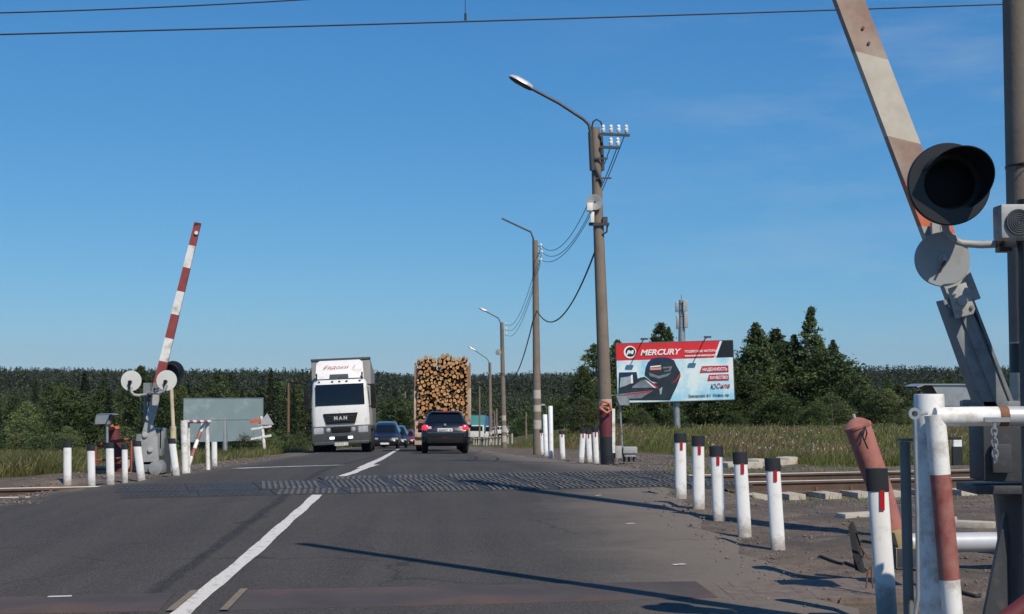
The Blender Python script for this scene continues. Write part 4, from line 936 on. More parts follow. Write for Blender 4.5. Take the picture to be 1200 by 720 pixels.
mb = MB(); mb.box(PR(1176,285,5.55), (.05,.06,.075)); mb.box(PR(1180,285,5.5), (.07,.02,.035)); mb.cyl(PR(1176,285,5.5), PR(1176,285,5.47), .012, seg=6); mb.build('clamp', 'black', sp_, .003)
cG = PR(1104.5, 304, 5.62); rG = 32*5.62/F
mb = MB(); mb.lathe(cG, (-.06,-1,0), [(-.012,.001),(-.012,rG),(.002,rG),(.004,rG-.002),(.004,.001)], 44); dk = mb.build('rear_disc', 'disc_grey', sp_)
mb = MB(); mb.lathe(cG, (0,-1,0), [(.003,.019),(.010,.019),(.012,.010),(.03,.009),(.032,.001)], 16); mb.box(cG+Vector((-.011,-.028,-.04)), (.009,.008,.055), 1, Matrix.Rotation(R(28),3,'Y')); mb.build('bolt', ['grey_lt','black'], dk)
mb = MB(); mb.lathe(cG+Vector((.0,.02,0)), (0,1,0), [(0,.05),(.06,.05),(.07,.001)], 20); mb.build('housing', 'black', dk)
cs_ = PR(1193,259,5.28); 
mb = MB(); mb.box(cs_+Vector((0,.07,0)), (.125,.10,.135)); bx_ = mb.build('loudspeaker', 'grey_lt', sp_, .014)
mb = MB(); mb.lathe(cs_+Vector((.005,-.001,-.006)), (0,-1,0), [(0,.052),(.004,.05),(.004,.046),(.001,.044),(.001,.001)], 28)
for k in range(5): mb.lathe(cs_+Vector((.005,-.0025,-.006)), (0,-1,0), [(0,.006+.008*k),(.0025,.008+.008*k),(0,.010+.008*k)], 24, 0)
mb.build('grille', ['grey_dark','grey_lt'], bx_)
MB.K = 1.0
# big concrete pole
b = P(1198, 0, 11.15); gzb = gz(b.x, 11.15)
mb = MB(); zs = [gzb-.1, P(0,470,11.15).z, P(0,437,11.15).z, P(0,403,11.15).z, P(0,401,11.15).z, 4, 7, 10.5]; rr = [.162,.161,.160,.159,.159,.157,.152,.147]
mb.tube([(b.x, 11.15, z) for z in zs], rr, 26, [1,1,2,1,0,0,0])
cp = solo('concrete_pole', mb, ['conc','conc_lt','post_black'], 'thick brownish concrete pole with a black band at the right edge', 'pole', (b.x, 11.15, gzb))
mb = MB(); zc = P(0,197,11.15).z; mb.lathe((b.x,11.15,zc), (0,0,1), [(0,.164),(.02,.164)], 26); mb.tube([(b.x-.14,11.04,zc+.01),(b.x-.02,10.97,zc+.02),(b.x-.10,10.95,zc)], .01, 6)
o = mb.build('band_clamp', 'black'); o.parent = cp; o.data.transform(Matrix.Translation(-Vector((b.x,11.15,gzb))))

MB.K = KR
# pipe fence
pf = thing('pipe_fence', 'white and red painted pipe fence with horizontal rail at the right edge', 'fence', (PR(1094,700,5.6).x, 5.6*KR, GZ0))
t_, b_ = PR(1088.5,462,5.62), PR(1099,780,5.62); 
mb = MB(); mb.tube([b_, t_.lerp(b_,.01), t_], [.061,.061,.059], 26); mb.build('post', 'white', pf)
mb = MB(); mb.tube([PR(1230,488,5.5), PR(1180,488,5.5), PR(1171,488,5.5), PR(1169,488,5.5), PR(1106,488.5,5.5), PR(1101,489,5.5), PR(1095,488.5,5.5)], [.0405,.0405,.0405,.0395,.0395,.0395,.037], 22, [0,1,1,2,2,2]); mb.build('rail', ['alu','rust','white'], pf)
def lr(y0, y1, n=4): return [PR(1097+ (y-500)*.088, y, 5.5) for y in np.linspace(y0, y1, n)]
pts = [PR(1095,486,5.5)] + lr(498,556) + lr(560,679,6) + lr(682,800,5); mb = MB(); mb.tube(pts, .0405, 22, [0]*4+[1]*6+[0]*5); mb.build('leg', ['white','band_red'], pf)
mb = MB(); mb.box(PR(1168,492,5.44), (.1,.02,.018)); mb.tube([PR(1165,494,5.44), PR(1165,503,5.44)], .008, 8)
for k in range(6):
    cc = PR(1165+.3*k, 506+k*6.5, 5.44); rt = Matrix.Rotation(R(90*k), 3, 'Z'); pts = [cc + rt @ Vector((.014*math.cos(q), 0, .022*math.sin(q))) for q in [2*PI*i/10 for i in range(11)]]; mb.tube(pts, .0032, 6)
mb.build('chain', 'galv', pf)
rod = MB(); rod.tube([PR(1072,492,5.5), PR(1075,600,5.5), PR(1076,700,5.5), PR(1073,718,5.5), PR(1074,760,5.5)], .0085, 10); rod.lathe(PR(1071.5,485,5.5), (0,-1,0), [(-.006,.012),(-.006,.024),(.006,.024),(.006,.012)], 20); rod.cyl(PR(1072,485,5.5), PR(1086,485,5.55), .007, seg=8)
rod.build('hinge_rod', 'galv', pf)
mb = MB(); mb.tube([PR(1066,760,6.2), PR(1060.5,518,6.2)], .0235, 14); mb.box(PR(1060.5,515.5,6.2), (.06,.05,.012)); solo('steel_post', mb, mat('post_olive', (.16,.17,.16), .6), 'narrow grey steel post left of the white pipe fence', 'post', (PR(1066,760,6.2).x,6.2*KR,GZ0))
MB.K = 1.0
sensor_hood(1067, 450, 1133, 476, 620, 8.6, 'galvanised curved metal cover behind the top of the white fence post', 1112, lr=1, pw=.02, drop=.9)
# salmon steel cylinder
Dc_ = 9.6
def ac(px, py, dy=0): return P(px, py, Dc_+dy)
cyo = thing('leaning_steel_cylinder', 'salmon red leaning steel cylinder with lidded top beside the tilted guide post', 'steel cylinder', hit(1052,640))
rC = 15.2*Dc_/F
mb = MB(); mb.tube([ac(1054,650,.05), ac(1030,570), ac(1005,500)], [rC*.84, rC*.93, rC], 28); mb.build('barrel', 'salmon', cyo)
ax_ = (ac(1005,500)-ac(1030,570)).normalized(); c = ac(1005,500)
mb = MB(); mb.lathe(c-ax_*.01, ax_, [(0,rC+.006),(.018,rC+.007),(.03,rC*.92),(.055,rC*.6),(.07,rC*.25),(.072,.001)], 28); mb.cyl(c+ax_*.04, c+ax_*.09, .012, seg=8, mi=1); mb.build('lid', ['salmon','grey_lt'], cyo)
mb = MB(); mb.tube([ac(1013,500,-.12), ac(1010,508,-.14), ac(1013,518,-.13), ac(1016,508,-.14), ac(1014,500,-.12), ac(1011,512,-.14), ac(1017,526,-.12)], .006, 6); mb.build('wire_loop', 'wire', cyo)
mb = MB(); mb.box(ac(1056,634,-.05), (.11,.2,.16), 0, Matrix.Rotation(R(-14),3,'Y')); mb.box(ac(1057,652,-.05), (.14,.22,.14), 1); mb.cyl(ac(1062,612,-.1), ac(1072,650,-.1), .012, seg=8, mi=2); mb.build('base_housing', ['yellow','grey_dark','rust'], cyo, .01)
mb = MB(); mb.tube([P(1060,637,10.3), P(1230,634,10.6)], .075, 20); mb.box(P(1075,652,10.3), (.05,.12,.16)); mb.box(P(1180,652,10.5), (.05,.12,.16)); 
solo('galvanised_pipe', mb, 'alu', 'pale horizontal pipe lying behind the white fence leg', 'pipe', hit(1120,660))
# debris
mb = MB(); Dd = 10.0; mb.prism([P(1002,668,Dd), P(994,618,Dd), P(997,612,Dd), P(1001,622,Dd), P(1006,648,Dd), P(1011,672,Dd)], (.03,.04,0)); mb.tube([P(1006,660,Dd), P(1012,650,Dd), P(1003,625,Dd-.1)], .006, 6)
solo('broken_board', mb, 'rubber', 'jagged dark upright scrap board near the salmon cylinder', 'scrap board', P(1003,672,Dd))
mb = MB()
for pts in ([(1015,690),(1017,668),(1021,664),(1023,690)], [(1008,640),(1018,655),(1030,652)], [(1022,660),(1040,668)]): mb.tube([P(x_, y_, 9.1) for x_, y_ in pts], .006, 6)
solo('bent_wire', mb, 'rust', 'bent rusty wire sticking out of the ground by the tilted post', 'wire scrap', P(1018,690,9.1))
for i, (x0_, y0_, x1_, y1_, l) in enumerate(((985,608,1040,606,'narrow pale kerb slab left of the grey steel post'),(1085,611,1118,612,'narrow pale kerb slab right of the white fence leg'),(1120,617,1166,619,'broken pale kerb slab in front of the barrier column'))):
    a_, b_ = hit(x0_, y0_), hit(x1_, y1_); mb = MB(); m_ = (a_+b_)/2; v_ = b_-a_; mb.box(m_+Vector((0,0,.02)), (v_.length,.16,.07), 0, Matrix.Rotation(math.atan2(v_.y, v_.x),3,'Z'))
    solo('kerb_slab', mb, 'conc_lt', l, 'concrete slab', m_, bevel=.012)
mb = MB(); a_ = P(1155,746,6.0); b_ = P(1230,690,6.0); mb.cyl(a_, b_, .045, seg=18); solo('rusty_pipe', mb, 'darkred', 'dark red pipe end in the bottom right corner', 'pipe', a_)
random.seed(21)
for i, (px_, py_, px2, py2, l) in enumerate(((960,655,1010,668,'dark cable lying across the gravel left of the tilted guide post'),(1010,640,1050,632,'dark cable lying behind the tilted guide post'),(1075,690,1150,700,'dark cable on the ground behind the white fence leg'))):
    a_, b_ = hit(px_, py_), hit(px2, py2); pts = []
    for k in range(13):
        q_ = a_.lerp(b_, k/12)+Vector((0, .12*math.sin(k*.9+i), 0)); q_.z = gz(q_.x, q_.y)+.012; pts.append(q_)
    mb = MB(); mb.tube(pts, .012, 8); solo('ground_cable', mb, 'rubber', l, 'cable', a_)
mk = thing('marker_post', 'small black and white marker post on the meadow beyond the rails', 'marker post', P(1122,548,25))
mb = MB(); mb.box(P(1121.5,537,25), (.17,.1,.42)); mb.build('foot', 'post_black', mk); mb = MB(); mb.box(P(1121.5,522,25), (.15,.09,.2)); mb.build('plate', 'post_white', mk); mb = MB(); mb.box(P(1119,514,25), (.2,.09,.05)); mb.build('top', 'post_black', mk)
for px_, py_, w_, l in ((868,548,.7,'pale concrete lump by the rail behind the middle guide posts'),(905,545,.9,'flat pale rubble lying along the far rail behind the guide posts')):
    q_ = hit(px_, py_); mb = MB(); mb.box(q_+Vector((0,0,.02)), (w_,.4,.16), 0, Matrix.Rotation(.3,3,'Z')); mb.box(q_+Vector((.3,.1,.1)), (w_*.4,.3,.10), 0, Matrix.Rotation(.8,3,'Z')); solo('rubble', mb, 'conc_lt', l, 'rubble', q_, bevel=.04)

# ------------------------------------------------------------------ vehicles
M['navy'] = mat('navy_car_paint', (.005,.007,.015), .3, var=.1, coat=.5); M['glass'] = mat('dark_glass', (.006,.008,.011), .08, var=.1, coat=.1)
M['plastic'] = mat('black_plastic', (.007,.0075,.009), .7, spec=.25); M['tyre'] = mat('tyre', (.012,.012,.013), .85); M['rim'] = mat('wheel_rim', (.35,.36,.37), .35, metal=.7)
M['tail'] = mat('tail_lamp', (.55,.02,.04), .2, coat=1, emit=((1,.04,.08), .55)); M['tail_dim'] = mat('red_lens', (.35,.01,.02), .2, coat=1); M['tail_clear'] = mat('clear_lens', (.62,.45,.45), .15, coat=1)
M['plate'] = mat('number_plate', (.75,.75,.75), .4, var=.03); M['chrome'] = mat('chrome', (.6,.6,.6), .12, metal=1); M['head'] = mat('headlamp', (.38,.39,.40), .1, coat=1, var=.2)
M['drl'] = mat('running_light', (.8,.8,.9), .2, emit=((.85,.88,1), 1.6)); M['cab_white'] = mat('cab_white', (.74,.73,.70), .35, var=.04, coat=.5, dirt=(.5,.46,.4), dirtamt=.2, dscale=2)
M['tarp'] = mat('grey_tarpaulin', (.25,.245,.23), .6, var=.15, scale=1.5, dirt=(.22,.21,.19), dirtamt=.4, dscale=1.2, bmp=.02, bscale=3)
M['truck_grey'] = mat('truck_grey_plastic', (.055,.058,.062), .5, var=.2); M['ink_red'] = mat('red_marker', (.52,.16,.15), .6); M['txt_dark'] = mat('plate_text', (.02,.02,.02), .6)
M['silver'] = mat('silver_paint', (.4,.41,.42), .3, metal=.5, coat=.8); M['maroon'] = mat('maroon_paint', (.14,.01,.015), .3, coat=.8); M['carwhite'] = mat('white_car_paint', (.72,.72,.71), .3, coat=.8)
M['teal'] = mat('teal_panel', (.05,.22,.22), .5); M['blue'] = mat('blue_panel', (.03,.09,.28), .5); M['dkcar'] = mat('dark_grey_car_paint', (.012,.013,.016), .3, coat=.5)
def wheel(parent, x, y, r, w, name='wheel', tw=None):
    mb = MB(); mb.lathe((x-w/2, y, r), (1,0,0), [(0,r*.62),(.02,r*.9),(w*.15,r),(w*.85,r),(w-.02,r*.9),(w,r*.62)], 26)
    o = mb.build(name, 'tyre', parent, world=False)
    mb = MB(); mb.lathe((x-w/2, y, r), (1,0,0), [(.02,.001),(.03,r*.2),(.015,r*.55),(.01,r*.64),(w*.5,r*.6),(w-.01,r*.64),(w-.015,r*.55),(w-.03,r*.2),(w-.02,.001)], 20); mb.build('rim', 'rim', o, world=False)
    return o
def make_car(label, cat, L, Wd, H, paint, loc, heading, rear=True, plate=True, group=None, name='car', detail=True, tailm='tail'):
    o = thing(name, label, cat, (0,0,0), group); hw = Wd/2
    sec = [(0,.27,.46,.50,.80,.74),(.012,.22,.53,.57,.92,.84),(.03,.19,.60,.665,.975,.80),(.05,.18,.62,.70,.99,.76),(.115,.17,.62,.945,1,.66),(.17,.17,.62,.985,1,.67),(.4,.17,.61,1.0,1,.68),(.52,.17,.60,.985,1,.67),
           (.60,.17,.59,.93,1,.67),(.735,.17,.575,.665,.99,.74),(.8,.18,.56,.635,.985,.76),(.91,.19,.52,.585,.96,.76),(.965,.21,.46,.52,.90,.72),(1.0,.26,.38,.42,.78,.6)]
    A = np.array(sec); ts = np.unique(np.concatenate([A[:,0], np.linspace(0,1,33)]))
    def S_(t): return [np.interp(t, A[:,0], A[:,k]) for k in range(1,6)]
    def half(t):
        zb, zl, zt, wb, wt = S_(t)
        return [(wb*.86*hw, zb*H), (wb*.985*hw, (zb+.06)*H), (wb*hw, (zb*.45+zl*.55)*H), (wb*.985*hw, zl*H), (wt*1.02*hw, (zt-.035)*H), (wt*.86*hw, (zt-.004)*H), (wt*.4*hw, (zt+.004)*H)]
    rings = []
    for t in ts:
        h_ = half(t); ring = [(x, t*L, z) for x, z in h_] + [(-x, t*L, z) for x, z in reversed(h_)]; rings.append(ring)
    n = 14; vs = [p for r_ in rings for p in r_]; fs = []; ms = []
    for i in range(len(ts)-1):
        for k in range(n):
            fs.append((i*n+k, i*n+(k+1) % n, (i+1)*n+(k+1) % n, (i+1)*n+k)); zc = (vs[fs[-1][0]][2]+vs[fs[-1][1]][2])/2
            ms.append(1 if (k in (0,12,13)) else 0)
    fs += [tuple(reversed(range(n))), tuple(range((len(ts)-1)*n, len(ts)*n))]; ms += [1, 1]
    mb = MB(); mb.add(vs, fs, ms, True); body = mb.build('body', [paint, 'plastic'], o, world=False)
    def patch(nm, t0, t1, k0, k1, a0, a1, m_, off=.012, nt_=6, sides=(1,)):
        for s_ in sides:
            mb = MB(); grid = []
            for i in range(nt_+1):
                t = t0+(t1-t0)*i/nt_; h_ = half(t); p0 = Vector((h_[k0][0], 0, h_[k0][1])); p1 = Vector((h_[k1][0], 0, h_[k1][1])); row = []
                for j in range(5):
                    q = p0.lerp(p1, a0+(a1-a0)*j/4); row.append(Vector(((q.x+off)*s_, t*L, q.z)))
                grid.append(row)
            v_ = [p for r_ in grid for p in r_]; mb.add(v_, [(i*5+j, i*5+j+1, (i+1)*5+j+1, (i+1)*5+j) for i in range(nt_) for j in range(4)], 0, True); mb.build(nm, m_, o, world=False)
    patch('side_window', .13, .33, 3, 4, .1, .92, 'glass', sides=(1,-1)); patch('side_window', .35, .50, 3, 4, .1, .92, 'glass', sides=(1,-1)); patch('side_window', .515, .68, 3, 4, .1, .88, 'glass', sides=(1,-1))
    def screen(nm, t0, t1, m_, wk=.9):
        mb = MB(); v_ = []; nt_ = 6
        for i in range(nt_+1):
            t = t0+(t1-t0)*i/nt_; zb, zl, zt, wb, wt = S_(t)
            for j in range(9): 
                f = -1+2*j/8; x = f*wt*hw*wk; z = (zt+.004)*H - .004*H*0 - abs(f)**3*.02*H + .014; v_.append((x, t*L-(.012 if t < .5 else -.012), z))
        mb.add(v_, [(i*9+j, i*9+j+1, (i+1)*9+j+1, (i+1)*9+j) for i in range(nt_) for j in range(8)], 0, True); return mb.build(nm, m_, o, world=False)
    screen('rear_window', .052, .112, 'glass', 1.0); screen('windscreen', .605, .728, 'glass', .93)
    for y in (.17*L, .80*L):
        for s_ in (-1, 1): wheel(o, s_*(hw-.13), y, .215*H if H > 1.5 else .22*H, .23)
    for s_ in (-1, 1):
        mb = MB(); mb.lathe((s_*(hw*.84), .035*L*.55, .585*H), (s_*.25,-1,0), [(-.1,.14),(0,.135),(.03,.10),(.045,.001)], 16); mb.build('tail_lamp', tailm, o, world=False)
        mb = MB(); mb.box((s_*hw*.66, .03*L*.55, .595*H), (.16,.06,.10)); mb.build('reversing_lamp', 'tail_clear', o, .02, world=False)
        mb = MB(); mb.box((s_*hw*.68, L*.968, .47*H), (.42,.10,.14), 0, Matrix.Rotation(-s_*.3,3,'Z')); mb.build('headlamp', 'head', o, .03, world=False)
        mb = MB(); mb.box((s_*(hw+.07), .655*L, .645*H), (.2,.1,.13)); mb.build('mirror', 'plastic', o, .03, world=False)
    mb = MB(); mb.box((0, L*.985, .40*H), (.9,.06,.16)); mb.build('grille', 'plastic', o, .01, world=False)
    pm_ = MB(); pm_.box((0, L+.0, .30*H), (.52,.03,.11)); pm_.build('number_plate', 'plate', o, world=False)
    if rear:
        mb = MB(); mb.box((0, .018, .545*H), (.56,.03,.125)); pl = mb.build('number_plate', 'plate', o, world=False)
        text_mesh('characters', 'В505КУ 10', 'txt_dark', pl, (-.24, -.0, .515*H), .11, Matrix.Identity(3), 0, .002, .48)
        mb = MB(); mb.box((0, .10*L, .965*H), (.36,.08,.035)); mb.build('brake_lamp', 'tail_dim', o, .01, world=False)
        mb = MB(); mb.box((0, .105*L, .955*H), (1.2,.14,.03)); mb.build('spoiler', paint, o, .01, world=False)
        mb = MB(); mb.lathe((0,.03,.665*H), (0,-1,0), [(0,.05),(.012,.045),(.012,.001)], 16); mb.build('badge', 'chrome', o, world=False)
        mb = MB(); mb.box((0,.005,.475*H), (1.3,.05,.025)); mb.build('trim_strip', 'chrome', o, .006, world=False)
        mb = MB(); mb.box((0,-.012,.30*H), (1.35,.05,.20)); mb.box((0,-.02,.36*H), (.3,.05,.05), 1); mb.build('bumper', ['plastic','tail_dim'], o, .02, world=False)
        mb = MB(); mb.tube([(.1,.11*L,.93*H),(.3,.09*L,.80*H)], .01, 6); mb.build('wiper', 'plastic', o, world=False)
    o.location = loc; o.rotation_euler = (-math.atan(.039), 0, heading); return o
HD = math.atan(.055)
q_ = Vector((P(523,0,51.6).x, 51.6, float(road_z(51.6)))) 
make_car('dark blue crossover car braking behind the log truck', 'car', 4.3, 1.80, 1.63, 'navy', q_, HD)
def oncoming(px, d, paint, label, **kw): 
    p = P(px, 0, d); p.z = float(road_z(d))
    L = kw.pop('L', 4.4); hd = HD+PI; v = Matrix.Rotation(hd,3,'Z') @ Vector((0, L, 0)); return make_car(label, 'car', L, kw.pop('W',1.8), kw.pop('H',1.5), paint, p - v, hd, rear=False, tailm='tail_dim', **kw)
oncoming(453.5, 84, 'dkcar', 'dark oncoming car half hidden by the white truck', H=1.62)
oncoming(465, 96, 'navy', 'second dark oncoming car with bright headlamp behind the first')
oncoming(478, 128, 'maroon', 'distant red fronted car between the oncoming cars and log truck', H=1.5)

# ---- white cab-over truck with grey box trailer, front towards the camera (local -y)
tk = thing('truck', 'white cab truck with grey tarpaulin trailer coming towards the camera', 'truck', (0,0,0))
def bxp(nm, c, s_, m_, bev=.02, rot=None, parent=tk):
    mb = MB(); mb.box(c, s_, 0, rot); return mb.build(nm, m_, parent, bev, world=False)
mb = MB()   # cab shell lofted bottom to top: (z, y front, half width, y back)
secs = [(1.15,.02,1.20,2.1),(1.7,.0,1.21,2.1),(2.0,.02,1.20,2.1),(2.5,.10,1.17,2.1),(2.95,.20,1.12,2.1),(3.08,.32,1.06,2.05),(3.12,.5,1.0,2.0)]
vs = []; 
for z, y0, w_, y1 in secs: vs += [(-w_,y1,z),(-w_,y0+.22,z),(-w_+.06,y0+.08,z),(-w_+.22,y0,z),(w_-.22,y0,z),(w_-.06,y0+.08,z),(w_,y0+.22,z),(w_,y1,z)]
fs = [(i*8+k, i*8+(k+1) % 8, (i+1)*8+(k+1) % 8, (i+1)*8+k) for i in range(6) for k in range(8)] + [tuple(range(48,56)), tuple(reversed(range(8)))]
mb.add(vs, fs, 0, True); mb.build('cab', 'cab_white', tk, world=False)
mb = MB(); ws = [(-1.02,.02,2.02),(1.02,.02,2.02),(1.0,.155,2.90),(-1.0,.155,2.90)]; mb.prism([(x,y-.03,z) for x,y,z in ws], (0,.02,0)); mb.build('windscreen', 'glass', tk, .01, world=False)
for s_ in (-1,1):
    mb = MB(); mb.prism([(s_*.0+s_*.5,-.012,2.05),(s_*.5+.03,-.012,2.05),(s_*.5+.45,.02,2.28),(s_*.5+.42,.02,2.30)], (0,-.012,0))
    mb.build('wiper', 'plastic', tk, world=False)
for s_ in (-1,1):
    mb = MB(); mb.prism([(s_*1.205,.35,2.05),(s_*1.165,.35,2.75),(s_*1.165,1.25,2.75),(s_*1.205,1.25,2.0)], (s_*.012,0,0)); mb.build('side_window', 'glass', tk, world=False)
    mb = MB(); mb.box((s_*1.38,.1,2.45), (.2,.16,.8)); mb.box((s_*1.38,.1,1.95), (.2,.16,.26)); mb.cyl((s_*1.15,.25,2.85),(s_*1.36,.15,2.8),.03,seg=8); mb.cyl((s_*1.18,.25,1.9),(s_*1.36,.15,1.95),.03,seg=8); mb.build('mirror', 'plastic', tk, .03, world=False)
    mb = MB(); mb.box((s_*.92,-.05,.98), (.42,.12,.28)); hl = mb.build('headlamp', 'head', tk, .04, world=False)
    mb = MB(); mb.lathe((s_*.52,-.10,1.0), (0,-1,0), [(-.05,.09),(0,.085),(.02,.001)], 16); mb.build('spot_lamp', 'head', tk, world=False)
    mb = MB(); mb.box((s_*.38,-.12,.66), (.2,.05,.1)); mb.build('running_light', 'drl', tk, .015, world=False)
    mb = MB(); mb.cyl((s_*.95,.3,3.1),(s_*.95,.3,3.28),.03,seg=8); mb.lathe((s_*.95,.3,3.28), (0,0,1), [(0,.04),(.08,.03),(.12,.001)], 10); mb.build('roof_horn', 'plastic', tk, world=False)
    mb = MB(); mb.box((s_*1.19,.75,.78), (.08,1.3,.75)); mb.build('step_panel', 'truck_grey', tk, .03, world=False)
for x_ in (-.85,-.3,.0,.3,.85): bxp('marker_lamp', (x_,.22,3.02), (.09,.08,.05), 'truck_grey', .01)
mb = MB(); mb.prism([(-.72,-.02,1.68),(.72,-.02,1.68),(.60,-.02,1.25),(-.60,-.02,1.25)], (0,-.04,0)); gr_ = mb.build('grille', 'plastic', tk, .02, world=False)
for z_ in (1.36,1.46,1.56): bxp('slat', (0,-.068,z_), (1.2-.1*(1.6-z_),.01,.015), 'truck_grey', 0, parent=gr_)
text_mesh('lettering', 'M A N', 'alu', gr_, (-.27,-.075,1.41), .2, Matrix.Identity(3), 0, .01, .54)
bxp('bumper', (0,.05,.80), (2.42,.30,.72), 'truck_grey', .05)
bxp('bumper_recess', (0,-.09,.99), (.8,.06,.24), 'plastic', .02); bxp('lower_grille', (0,-.09,.62), (.62,.06,.22), 'plastic', .02)
bxp('bumper_lip', (0,.0,.45), (2.3,.26,.14), 'truck_grey', .04)
pl = bxp('number_plate', (0,-.16,.40), (.55,.02,.12), 'plate', 0); text_mesh('characters', 'К781ЕО 10', 'txt_dark', pl, (-.25,-.172,.365), .11, Matrix.Identity(3), 0, .001, .5)
mb = MB(); prof = [(-1.02,3.14,.35),(-.98,3.85,1.1),(-.85,3.96,1.25),(.85,3.96,1.25),(.98,3.85,1.1),(1.02,3.14,.35)]
front = [Vector((x,y,z)) for x,z,y in prof]; back = [Vector((x,2.0,z)) for x,z,y in prof]; nn = len(front)
mb.add(front+back, [tuple(range(nn)), tuple(reversed(range(nn,2*nn)))] + [(i, nn+i, nn+(i+1) % nn, (i+1) % nn) for i in range(nn)], 0, False); mb.build('roof_deflector', 'cab_white', tk, .03, world=False)
mb = MB(); mb.prism([(-.42,.36,3.17),(.38,.36,3.17),(.36,.52,3.33),(-.40,.52,3.33)], (0,-.03,0)); mb.build('deflector_grille', 'truck_grey', tk, world=False)
tilt_ = Matrix.Rotation(-R(47),3,'X')
text_mesh('lettering', 'Евдоки  !', 'ink_red', tk, (-.68,.73,3.58), .30, tilt_, .5, -.006, 1.35, ext=.01)
bxp('trailer_body', (0,9.3,2.62), (2.56,13.4,2.96), 'tarp', .04)
bxp('trailer_rim', (0,2.585,4.08), (2.6,.06,.10), 'truck_grey', .01); bxp('chassis', (0,8.5,.95), (.9,14.5,.28), 'plastic', .02); 
bxp('fuel_tank', (.95,3.2,.75), (.5,1.2,.55), 'truck_grey', .1)
for s_ in (-1,1):
    bxp('side_rail', (s_*1.22,9.3,1.07), (.1,13.2,.14), 'truck_grey', .01)
    for y_, r_, w_ in ((1.35,.5,.33),(5.0,.5,.6),(11.5,.5,.38),(12.8,.5,.38),(14.1,.5,.38)): wheel(tk, s_*(1.08-w_*.0 if y_ < 2 else 1.0), y_, r_, w_)
    bxp('wheel_arch', (s_*1.12,1.35,1.08), (.28,1.1,.1), 'truck_grey', .03)
pt = P(404.5, 0, 57); pt.z = float(road_z(57))-.05; tk.location = pt; tk.rotation_euler = (-math.atan(.039), R(-2.7), HD+R(1.9))

# ---- log truck, rear towards the camera
lt = thing('log_truck', 'log truck seen from behind with timber piled between upright stakes', 'truck', (0,0,0))
def bx2(nm, c, s_, m_, bev=.015): return bxp(nm, c, s_, m_, bev, parent=lt)
M['stake'] = mat('stake_paint', (.22,.13,.09), .7, var=.3, scale=3); M['stake_pale'] = mat('stake_pale', (.42,.32,.24), .7, var=.2, scale=3)
bx2('chassis', (0,5.2,1.12), (.85,12.6,.26), 'plastic')
for y_ in (.35, 2.6, 5.2, 7.8):
    bx2('bunk', (0,y_,1.36), (2.52,.18,.18), 'stake')
    for s_ in (-1,1):
        mb = MB(); mb.box((s_*1.24,y_,2.1), (.10,.13,1.5), 0); mb.box((s_*1.235,y_,3.35), (.085,.11,1.3), 1); mb.build('stake', ['stake_pale','stake'], lt, .008, world=False)
bx2('rear_bumper', (0,.0,.72), (2.3,.1,.16), 'stake_pale'); bx2('light_bar', (0,.02,1.12), (2.4,.08,.2), 'plastic')
for s_ in (-1,1):
    bx2('tail_lamp', (s_*1.0,-.04,1.12), (.34,.05,.14), 'tail_dim'); bx2('mud_flap', (s_*1.0,.1,.58), (.5,.03,.55), 'stake_pale' if s_ < 0 else 'rubber'); bx2('side_post', (s_*1.17,.02,1.0), (.14,.1,.7), 'stake_pale')
    for y_ in (1.1,2.4,9.6): wheel(lt, s_*.98, y_, .5, .45)
bx2('cab', (0,12.3,2.0), (2.45,2.1,2.2), 'stake'); bx2('cab_roof', (0,12.3,3.2), (2.2,1.6,.25), 'stake')
pl = bx2('number_plate', (-.2,-.06,.9), (.5,.02,.11), 'plate', 0)
LT = P(520, 0, 61.5); LT.z = float(road_z(61.5)); lrot = Matrix.Rotation(HD,3,'Z') @ Matrix.Rotation(-math.atan(.039),3,'X')
lt.location = LT; lt.rotation_euler = lrot.to_euler()
M['log_end'] = None
m, nt, bs = newmat('log_end'); M['log_end'] = m
oi = nt.nodes.new('ShaderNodeObjectInfo'); tcn = nt.nodes.new('ShaderNodeTexCoord'); gd = nt.nodes.new('ShaderNodeVectorMath'); gd.operation = 'LENGTH'
mpp = nt.nodes.new('ShaderNodeMapping'); mpp.inputs['Scale'].default_value = (1,0,1); nt.links.new(tcn.outputs['Object'], mpp.inputs[0]); nt.links.new(mpp.outputs[0], gd.inputs[0])
c = ramp(nt, oi.outputs['Random'], [(0,(.44,.19,.055)),(.35,(.55,.28,.10)),(.7,(.62,.37,.16)),(1,(.30,.12,.04))])
c = mixc(nt, ramp(nt, gd.outputs['Value'], [(.3,g3(.55)),(.55,g3(0))]), c, (.38,.17,.06)); c = mixc(nt, ramp(nt, noise(nt, 3, 5, .7), [(.4,g3(0)),(.8,g3(.5))]), c, (.25,.13,.06))
nt.links.new(c, bs.inputs[0]); bs.inputs['Roughness'].default_value = .8
M['log_bark'] = mat('log_bark', (.085,.05,.032), .95, var=.4, bmp=.02)
lm = MB(); n = 14; sh = [1+.05*math.sin(2*k)+.04*math.cos(3*k+1) for k in range(n)]
rings = [[(math.cos(2*PI*k/n)*sh[k]*f, y, math.sin(2*PI*k/n)*sh[k]*f) for k in range(n)] for y, f in ((0,.93),(0.0,1.0),(6,.9))]
vs = [p for r_ in rings for p in r_]; lm.add(vs, [tuple(range(n))] + [(k, n+k, n+(k+1) % n, (k+1) % n) for k in range(n)] + [(n+k, 2*n+k, 2*n+(k+1) % n, n+(k+1) % n) for k in range(n)] + [tuple(reversed(range(2*n,3*n)))], [0]+[1]*n+[1]*n+[0])
first = lm.build('log', ['log_end','log_bark'])
tag(first, 'sawn round log with pale orange end in the truck load', 'log', 'logs stacked on the truck')
cir = []; tries = 0; random.seed(3)
def top(x): return 4.27+.05*math.sin(x*2.6+1.0)+.06*math.sin(x*7)
